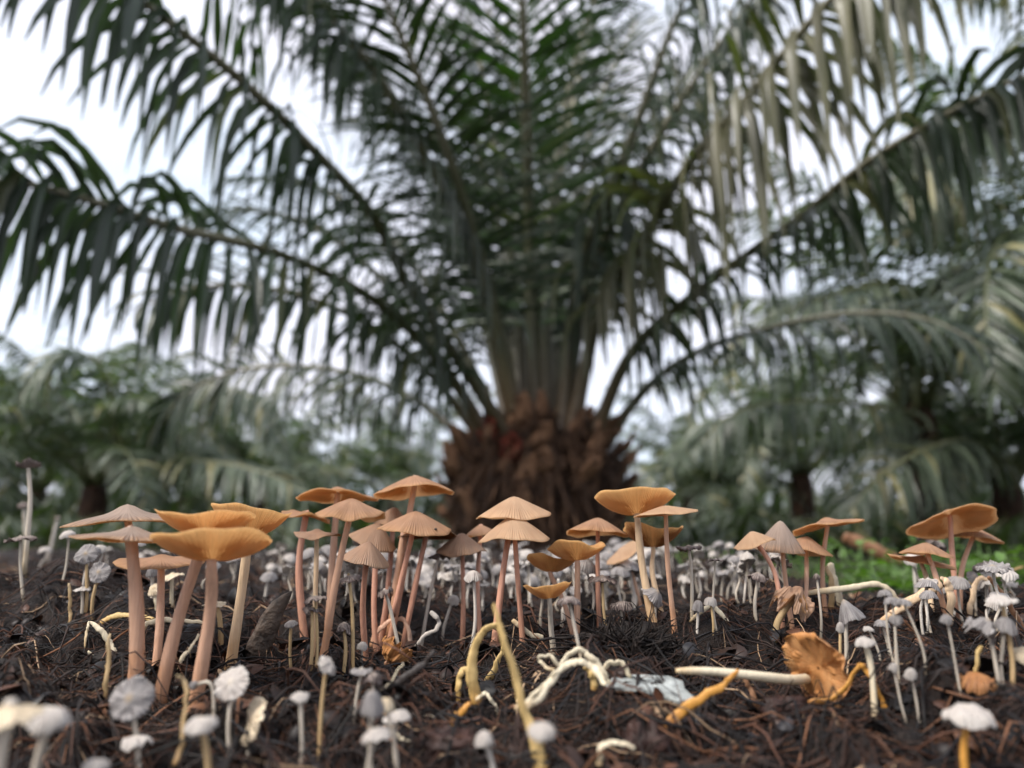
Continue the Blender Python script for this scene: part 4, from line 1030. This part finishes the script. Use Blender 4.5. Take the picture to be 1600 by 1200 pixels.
cl = [(1383, 930, 22, 8, 1402, 1040, 'uppermost grey cap'), (1394, 944, 26, 11, 1406, 1072, 'largest pale cap'), (1412, 944, 26, 8, 1446, 1052, 'rightmost flat grey cap'),
      (1400, 972, 22, 11, 1413, 1070, 'lower round grey cap'), (1378, 978, 24, 9, 1394, 1032, 'lower left ribbed grey cap'), (1357, 985, 17, 6, 1377, 1030, 'small white cap at the left')]
for u, v, W, h, bu, bv, t in cl:
    gm_(t + ' of the thin-stemmed bunch at the right', (u, v, W, h), (bu, bv), 'dome', 'grey' if 'white' not in t else 'white', 'grey', (3, 4), random.uniform(-6, 6), 8)
gm_('white button on a thin stem, left of two low buttons at the right', (1394, 1048, 15, 13), (1422, 1124), 'dome', 'white', 'grey', (3, 4), -20)
gm_('white button on a thin stem, right of two low buttons at the right', (1422, 1059, 19, 15), (1437, 1134), 'dome', 'white', 'grey', (4, 4), -10)
gm_('grey button on a long thin stem near the brown fallen cap', (1478, 973, 19, 13), (1504, 1090), 'dome', 'grey', 'grey', (3, 4), -14)
gm_('grey crumpled cap drooping at the right edge', (1532, 988, 44, 26), (1566, 1080), 'cone', 'grey', 'grey', (5, 7), -35, 10, crumple=0.5)
gm_('white flat cap near the right edge above the drooping grey one', (1566, 940, 46, 8), (1578, 1080), 'dome', 'white', 'ochre', (6, 8), 2, 8)
gm_('round grey cap below the white flat cap at the right edge', (1570, 985, 34, 22), (1572, 1082), 'bell', 'grey', 'grey', (5, 6), -4, 8)
gm_('thin translucent grey disc behind the bent ochre stem at the right', (1520, 902, 22, 5), (1524, 960), 'disc', 'grey', 'grey', (4, 4), -10, 60)
gm_('whitish disc above the bent ochre stem at the right', (1542, 893, 26, 4), (1548, 960), 'disc', 'white', 'grey', (4, 4), 10, 40)
gm_('white lopsided cap on an orange stem at the bottom right', (1512, 1124, 74, 20), (1518, 1230), 'dome', 'white', 'orange', (9, 13), 4, 4, wave=0.14, Y=0.275)
gm_('ivory cap at the right edge below the grey caps', (1600, 1026, 36, 14), (1612, 1080), 'dome', 'ivory', 'grey', (5, 6), 20)
gm_('tiny frayed cap on a thin grey stem before the right middle group', (1276, 904, 12, 8), (1280, 1000), 'bell', 'wilt', 'grey', (3, 4))
gm_('shrivelled grey cap hanging over the small tan cap at the right', (1456, 850, 46, 12), (1434, 940), 'cone', 'wilt', 'white', (4, 5), -38, 8, crumple=0.4, mid=[(1430, 880)])
gm_('shrivelled grey ruffled cap left of the reddish brown cone cap', (686, 871, 36, 10), (655, 1014), 'flat', 'wilt', 'white', (5, 6), 4, -6, ripple=0.08, nr=6, mid=[(670, 940)])
gm_('crumpled grey cap on a leaning grey stem at the second group', (602, 926, 26, 6), (634, 1042), 'flat', 'wilt', 'grey', (4, 7), 22, 10, crumple=0.4, mid=[(612, 960)])
gm_('pale round cap on a leaning white stem left of the peach cones', (708, 942, 20, 12), (690, 998), 'dome', 'white', 'white', (4, 5))
gm_('pale cap on a white stem beside the reddish brown cone', (740, 905, 30, 14), (733, 1012), 'bell', 'white', 'white', (5, 6))
gm_('grey bell cap in front of the lowest orange bowl', (850, 930, 26, 12), (846, 990), 'bell', 'grey', 'grey', (4, 5))
gm_('small grey cap on a stem behind the left leaning tan mushroom', (420, 905, 26, 12), (412, 945), 'bell', 'grey', 'white', (4, 5), **SM)
gm_('hooded grey mushroom bending over at the foot of the left group', (305, 1072, 16, 10), (334, 1130), 'bell', 'grey', 'grey', (5, 6), 70, 6, mid=[(334, 1090), (326, 1066)])

# the pale carpet of tiny mushrooms behind: copies of a few kinds, each an object with its own cap and stem
protos = []
for i, (kd, tp, hh, rp_) in enumerate([('bell', 'grey', 0.75, 0), ('dome', 'white', 0.6, 0), ('flat', 'white', 0.35, 0), ('bell', 'white', 0.9, 0), ('disc', 'grey', 0.3, 0.03), ('flat', 'grey', 0.25, 0.03), ('dome', 'grey', 0.8, 0)]):
    cmesh, _, zc = make_cap(0.0075, kd, 0.0075 * hh, CAPMAT[tp], 800 + i, 0.12, rp_, 11, 32, 7, None, None, 1.0, 0.14 * (i % 3))
    protos.append((cmesh, zc))
stems = []
for i in range(6):
    C = catmull([(0, 0, 0), (0.12 * math.sin(i * 2), 0.1 * math.cos(i), 0.35), (0.08 * math.sin(i), 0.08, 0.7), (0, 0, 1)], 9)
    V_, F_, A_ = tube(C * np.array([0.035, 0.035, 1]), 0.00085, 6)
    stems.append(mesh('stem', V_, F_, STEM['white' if i % 2 else 'grey'], True, {'stem': A_}))
PD = ['grey bell-capped', 'whitish round-capped', 'whitish flat-capped', 'whitish bell-capped', 'ribbed grey disc-capped', 'grey flat-capped', 'grey round-capped']
g = np.random.default_rng(77)
zones = [  # how many, u range, v range of the bases, label
    (150, (640, 1000), (884, 962), 'in the dense carpet behind the centre groups'),
    (62, (1000, 1230), (888, 950), 'in the carpet right of centre'),
    (46, (420, 640), (884, 950), 'behind the second group'),
    (16, (60, 420), (884, 925), 'behind the left group'),
    (14, (1440, 1600), (940, 1000), 'among the litter of the rightmost group'),
]
for nz_, ur, vr, lab in zones:
    for i in range(nz_):
        u = g.uniform(*ur); v = g.uniform(*vr)
        B = ground_hit(u, v)
        hgt = g.uniform(0.018, 0.042); q = 1.0 + 0.35 * max(0, B[1] - 0.7)
        pk = int(g.integers(len(protos))); cmesh, zc = protos[pk]
        root = empty('tiny_mushroom', B - np.array([0, 0, 0.003]), 'tiny ' + PD[pk] + ' mushroom ' + lab, 'mushroom', 'tiny ' + PD[pk] + ' mushrooms ' + lab)
        lx, ly = g.normal(0, 0.004, 2)
        c = obj('cap', cmesh, root, (lx, ly, hgt)); c.scale = (g.uniform(0.65, 1.25) * q,) * 3
        c.rotation_euler = (g.normal(0.1, 0.3), g.normal(0, 0.25), g.uniform(0, 6.28))
        st = obj('stem', stems[i % 6], root)
        st.rotation_euler = (-math.atan2(ly, hgt), math.atan2(lx, hgt), 0); st.scale = (1, 1, hgt + zc)

# ================================================================== bent, curled and fallen stems
st_ = stalk
st_('tall bare yellow stalk standing at the bottom centre', [(848, 1215), (838, 1165), (815, 1090), (790, 1005), (770, 945)], (26, 18, 12, 10, 5), 'yellow', Y=0.285)
st_('thick yellow arched stem left of the tall bare stalk', [(748, 1102), (738, 1060), (742, 1012), (758, 984), (776, 978), (790, 1000)], (18, 17, 13, 10, 10, 6), 'yellow')
st_('short yellow stem leaning right behind the thick arched stem', [(757, 1072), (770, 1050), (784, 1018), (788, 1002)], (15, 11, 7, 5), 'yellow')
st_('bright orange dry stem lying left of the thick arched stem', [(697, 1142), (715, 1120), (735, 1098)], (9, 14, 8), 'orange', base=(700, 1142))
st_('thin folded orange-pink ribbon of stem above the bright orange one', [(717, 1105), (717, 1062), (726, 1045), (740, 1056), (734, 1092)], (7, 11, 10, 10, 6), 'yellow', base=(717, 1105))
st_('thin cream stem arching over at the foot of the thick yellow stem', [(742, 1094), (757, 1084), (770, 1094), (779, 1116)], (5, 6, 5, 5), 'ivory', base=(779, 1118))
Yc = ground_hit(928, 1080)[1]
st_('longest looping yellow stem of the tangle at the centre', [(812, 1112), (842, 1092), (862, 1062), (882, 1042), (905, 1032), (930, 1046), (945, 1072)], (9, 10, 9, 10, 11, 12, 8), 'ivory', Y=Yc - 0.02, dys=[-.03, -.02, -.01, 0, 0, 0, -.005])
st_('upper looping stem of the tangle with a small curl at its left', [(866, 1048), (848, 1040), (844, 1028), (860, 1024), (874, 1042), (890, 1022), (906, 1015), (926, 1030), (944, 1056), (951, 1072)], (6, 6, 6, 6, 9, 9, 11, 12, 12, 9), 'ivory', Y=Yc)
st_('right hand arch of the yellow stem tangle', [(936, 1050), (955, 1036), (974, 1038), (985, 1060)], (6, 9, 9, 7), 'ivory', Y=Yc + 0.005)
st_('short flattened stem standing at the right of the tangle', [(928, 1080), (926, 1055), (914, 1042)], (9, 10, 7), 'yellow', Y=Yc - 0.004)
st_('split stem end of the tangle pointing to the lower left', [(806, 1110), (830, 1092), (852, 1066), (872, 1048)], (12, 7, 7, 7), 'ivory', Y=Yc - 0.03)
st_('small cream arched stem at the bottom right of centre', [(940, 1196), (941, 1172), (953, 1160), (972, 1160), (992, 1168)], (10, 9, 8, 8, 5), 'ivory', Y=0.275)
st_('long orange dry stem slanting up to the cream fallen stem', [(1033, 1138), (1070, 1108), (1110, 1085), (1135, 1066), (1152, 1046)], (14, 15, 12, 9, 6), 'orange', base=(1040, 1138))
st_('reddish dry stem falling from the tip of the slanting orange one', [(1152, 1046), (1170, 1072), (1182, 1100), (1190, 1124)], (5, 8, 10, 13), 'drybrown', base=(1190, 1126))
st_('bent orange stem arching in front of the fallen rust cap', [(1264, 1100), (1306, 1088), (1328, 1062), (1341, 1040), (1356, 1050), (1374, 1086), (1388, 1114)], (9, 11, 8, 9, 9, 9, 12), 'orange', base=(1388, 1116))
st_('kinked cream stem between centre and right groups', [(1078, 972), (1100, 952), (1118, 948), (1134, 972), (1144, 1002), (1152, 1040)], (6, 8, 8, 7, 10, 8), 'ivory', base=(1078, 974))
st_('long cream stem bent flat over the mound at the right', [(1252, 928), (1310, 920), (1370, 913), (1392, 924), (1408, 942)], (8, 11, 10, 9, 6), 'ivory', base=(1408, 950))
st_('stout cream broken stem slanting up at the right', [(1372, 976), (1410, 946), (1450, 924), (1470, 910)], (7, 13, 15, 14), 'cream', base=(1390, 985))
st_('broken cream stub standing right of the pink stem', [(1315, 950), (1307, 915), (1297, 880)], (11, 11, 11), 'ivory', base=(1315, 955))
st_('ochre broken stub just left of the cream stub', [(1300, 952), (1299, 915), (1293, 884)], (11, 9, 6), 'ochre', base=(1300, 957))
st_('thick cream-brown stump in front of the rightmost group', [(1482, 978), (1487, 935), (1480, 912), (1470, 902)], (13, 15, 14, 6), 'cream', base=(1482, 980))
st_('bent ochre stem with a hooked top at the right', [(1513, 972), (1518, 938), (1528, 905), (1545, 905)], (10, 10, 8, 6), 'cream', base=(1513, 974))
st_('thin dry stem slanting from the hooked ochre one to the right edge', [(1602, 988), (1576, 944), (1556, 915), (1543, 902)], (9, 9, 7, 6), 'drybrown', base=(1600, 995))
st_('cream loop of stem lying left of the left group', [(133, 1012), (136, 985), (140, 972), (155, 982), (168, 1002), (178, 1018), (165, 1026), (150, 1032), (138, 1016)], (4, 6, 5, 8, 8, 7, 7, 8, 6), 'ivory', base=(150, 1036))
st_('ochre stem arching low behind the left group', [(155, 976), (175, 963), (200, 962), (228, 964), (242, 972)], (8, 8, 7, 8, 6), 'yellow', base=(155, 980))
st_('pale ochre stem curving between the left group stems', [(220, 990), (232, 974), (256, 968), (285, 972), (318, 974)], (7, 7, 8, 6, 5), 'ivory', base=(222, 995))
st_('upright ochre stem left of the left group', [(109, 976), (110, 945), (108, 912)], (5, 5, 4), 'ochre', base=(109, 978))
st_('dry ochre stem standing left of the thickest pink stem', [(163, 1098), (169, 1040), (171, 990)], (7, 7, 5), 'ochre', base=(163, 1098))
st_('pale crooked stem right of the left group', [(279, 1046), (283, 1030), (298, 1014), (310, 992)], (5, 8, 5, 5), 'ivory', base=(280, 1047))
st_('yellow bent stem in the blurred foreground at the left', [(272, 1195), (286, 1160), (291, 1105), (288, 1072), (276, 1054)], (9, 10, 8, 7, 5), 'ochre', Y=0.28)
st_('pinkish arched stem at the foot of the second group', [(580, 1012), (586, 990), (604, 974), (626, 966), (638, 978), (642, 1010)], (7, 8, 7, 7, 6, 6), 'pink', base=(581, 1016))
st_('white wavy stem curling right of the second group', [(646, 1020), (660, 996), (682, 984), (685, 968), (672, 956)], (6, 5, 6, 6, 8), 'white', base=(648, 1022))
st_('cream arched stem lying right of the bottom left-centre clump', [(616, 1136), (632, 1120), (655, 1114), (680, 1122)], (5, 6, 6, 4), 'ivory', base=(680, 1124))
st_('thin cream stem lying below the cream arched one', [(612, 1140), (628, 1154), (646, 1166)], (5, 5, 4), 'ivory', base=(646, 1168))
st_('long white stem leaning behind the crescent cap', [(876, 985), (884, 940), (872, 905)], (6, 6, 5), 'white', base=(876, 988))
st_('pale lying stem left of the orange bowls', [(800, 968), (826, 990), (850, 996)], (8, 8, 7), 'ivory', base=(826, 996))
st_('thin brown twig lying below the second group', [(585, 1080), (625, 1064), (660, 1040), (680, 1015)], (7, 12, 11, 5), 'twig', base=(600, 1085), name='twig', cat='twig')
st_('hair-thin pale straw sticking up at the right of the second group', [(595, 1080), (612, 1062), (628, 1036)], (3, 3, 2), 'ivory', base=(595, 1082), name='straw', cat='straw')
st_('dark twig lying left of two at the bottom right', [(1100, 1092), (1120, 1118), (1150, 1142), (1185, 1156)], (7, 13, 14, 8), 'twig', base=(1120, 1128), name='twig', cat='twig')
st_('dark twig lying right of two at the bottom right', [(1105, 1082), (1128, 1116), (1152, 1134), (1200, 1150)], (8, 15, 16, 12), 'twig', base=(1150, 1140), name='twig', cat='twig', dys=[0.012, 0.012, 0.012, 0.012])
st_('long brown fallen branch in the blur behind the right middle group', [(1318, 838), (1350, 852), (1385, 868), (1410, 880)], (16, 20, 18, 10), 'drybrown', Y=1.9, name='fallen_branch', cat='branch')
st_('brown litter stick lying across the weeds at the right', [(1600, 885), (1540, 905), (1480, 918)], (4, 5, 3), 'ochre', Y=0.85, name='straw', cat='straw')

# ================================================================== husks, chips and lumps on the mulch
def husk_material(name, a, b, rough=0.4, stretch=None):
    M = Mat(name, rough, 0.25)
    f = M.noise(140, 6, stretch=stretch)
    M.bump(f, 0.004); return M.color(M.ramp(f, [(0.3, a), (0.7, b)]))
HUSK = husk_material('husk_dark', (0.004, 0.003, 0.003), (0.020, 0.013, 0.010), 0.7)
SHARD = husk_material('husk_shard', (0.018, 0.013, 0.011), (0.11, 0.08, 0.06), 0.6)
REDH = husk_material('husk_red', (0.010, 0.005, 0.004), (0.05, 0.022, 0.016), 0.5)
CHIP = husk_material('bark_chip', (0.13, 0.14, 0.135), (0.36, 0.38, 0.365), 0.6)
def blob(center, size, seed, mat, name, label, cat, amp=0.35, freq=2.2, ns=26):
    th = np.linspace(0, 2 * np.pi, ns, endpoint=False); ph = np.linspace(0.02, np.pi - 0.02, ns // 2 + 1)
    PH, TH = np.meshgrid(ph, th, indexing='ij')
    d = np.stack([np.sin(PH) * np.cos(TH), np.sin(PH) * np.sin(TH), np.cos(PH)], -1)
    nz = np.abs(perlin(d[..., 0] * freq + seed * 3.1 + d[..., 2], d[..., 1] * freq + d[..., 2] * 1.7, seed)) + 0.5 * np.abs(perlin(d[..., 0] * freq * 2.6 + d[..., 2] * 2, d[..., 1] * freq * 2.6 - d[..., 2], seed + 1))
    P = d * (1 - amp * 0.5 + amp * nz * 1.8)[..., None] * np.array(size)
    n, m_ = PH.shape
    F = [(i * m_ + j, (i + 1) * m_ + j, (i + 1) * m_ + (j + 1) % m_, i * m_ + (j + 1) % m_) for i in range(n - 1) for j in range(m_)]
    o = obj(name, mesh(name, P.reshape(-1, 3), F, mat), None, center)
    return tag(o, label, cat)
# spiky dark husk right of centre
B = ground_hit(985, 1035); s = scale_at(B)
root = empty('spiky_husk', B, 'black spiky clump of fruit husk standing right of centre', 'husk')
b = blob((0, 0, 0), (52 * s, 38 * s, 26 * s), 5, HUSK, 'husk_body', None, None, 0.6, 2.6, 36); b.parent = root; b.location = (0, 0.012, 18 * s)
SV = []; SF = []
g = np.random.default_rng(15)
for i in range(420):
    x0 = g.normal(0, 42) * s; y0 = g.uniform(-0.012, 0.02); a = g.normal(0, 0.8) + x0 / (90 * s); L = g.uniform(20, 70) * s
    z0 = g.uniform(-8, 40) * s
    d = np.array([math.sin(a), g.normal(-0.3, 0.4), math.cos(a) * g.choice([1, 0.7, -0.2])])
    C = catmull([(x0, y0, z0), np.array([x0, y0, z0]) + d * L * 0.5, np.array([x0, y0, z0]) + d * L + np.array([g.normal(0, 12) * s, 0, g.normal(0, 6) * s])], 6)
    V_, F_, _ = tube(C, np.linspace(2.4, 0.35, 6) * s * g.uniform(0.5, 1.3), 4); k0 = len(SV); SV += V_.tolist(); SF += [tuple(k0 + q for q in f) for f in F_]
tag(obj('spikes', mesh('spikes', SV, SF, HUSK), root), kind='stuff')
# pointed shard left of the second group
Bs = ground_hit(415, 1020); s = scale_at(Bs)
C = catmull([at(u, v, Bs[1]) for u, v in ((392, 1032), (410, 1000), (430, 955), (456, 924))], 16)
V_, F_, A_ = tube(C - Bs, np.interp(np.linspace(0, 1, 16), [0, 0.2, 0.55, 0.85, 1], [12, 19, 17, 9, 1.5]) * s, 12, 0.6, 0.06, seed=4)
tag(obj('husk_shard', mesh('husk_shard', V_, F_, SHARD), None, Bs), 'pointed dark husk shard sticking up between the first two groups', 'husk')
# pale bluish bark chip at the centre
Bs = ground_hit(1010, 1092); s = scale_at(Bs)
out = [(-62, -4), (-48, 8), (-20, 16), (4, 12), (30, 9), (44, 12), (62, 2), (58, -10), (66, -22), (40, -26), (18, -16), (-8, -12), (-34, -8)]
g = np.random.default_rng(9); top = []; bot = []
for x, d in out:
    p = np.array([x * s, d * 2.6 * s, 0.0]) ; p[2] = d * 0.45 * s + g.normal(0, 1.6) * s
    top.append(p + np.array([0, 0, 0.0016])); bot.append(p + np.array([0, 0, 0.0005]))
nn = len(out); ctr = np.mean(top, 0) + np.array([0, 0, 0.0008])
Vb = top + bot + [ctr]; Fb = [(i, (i + 1) % nn, 2 * nn) for i in range(nn)] + [(i, nn + i, nn + (i + 1) % nn, (i + 1) % nn) for i in range(nn)] + [tuple(reversed(range(nn, 2 * nn)))]
tag(obj('bark_chip', mesh('bark_chip', Vb, Fb, CHIP, False), None, Bs + np.array([0, 0.004, 0.004])), 'pale bluish grey flat chip of bark lying at the centre', 'bark chip')
# wet red-brown lumps
for (u, v, wx, hz, sd_, mt, lab) in [(1012, 1180, 42, 36, 3, REDH, 'wet reddish brown husk lump at the bottom right of centre'), (1236, 1120, 34, 22, 6, REDH, 'wet reddish lump left of the fallen rust cap'),
                                 (848, 1200, 40, 22, 8, REDH, 'reddish bulb at the foot of the tall bare yellow stalk'), (705, 1165, 50, 18, 9, REDH, 'low wet brown lump beside the bright orange dry stem'),
                                 (160, 1030, 30, 12, 10, HUSK, 'low black lump at the foot of the left group'), (1430, 1160, 80, 20, 14, HUSK, 'broad black blurred lump at the bottom right'),
                                 ]:
    Yk = None
    Bk = ground_hit(u, v); s = scale_at(Bk)
    blob(Bk + np.array([0, 0.004, 0.0]), (wx * s, wx * 0.8 * s, hz * s), sd_, mt, 'husk_lump', lab, 'husk', 0.5)
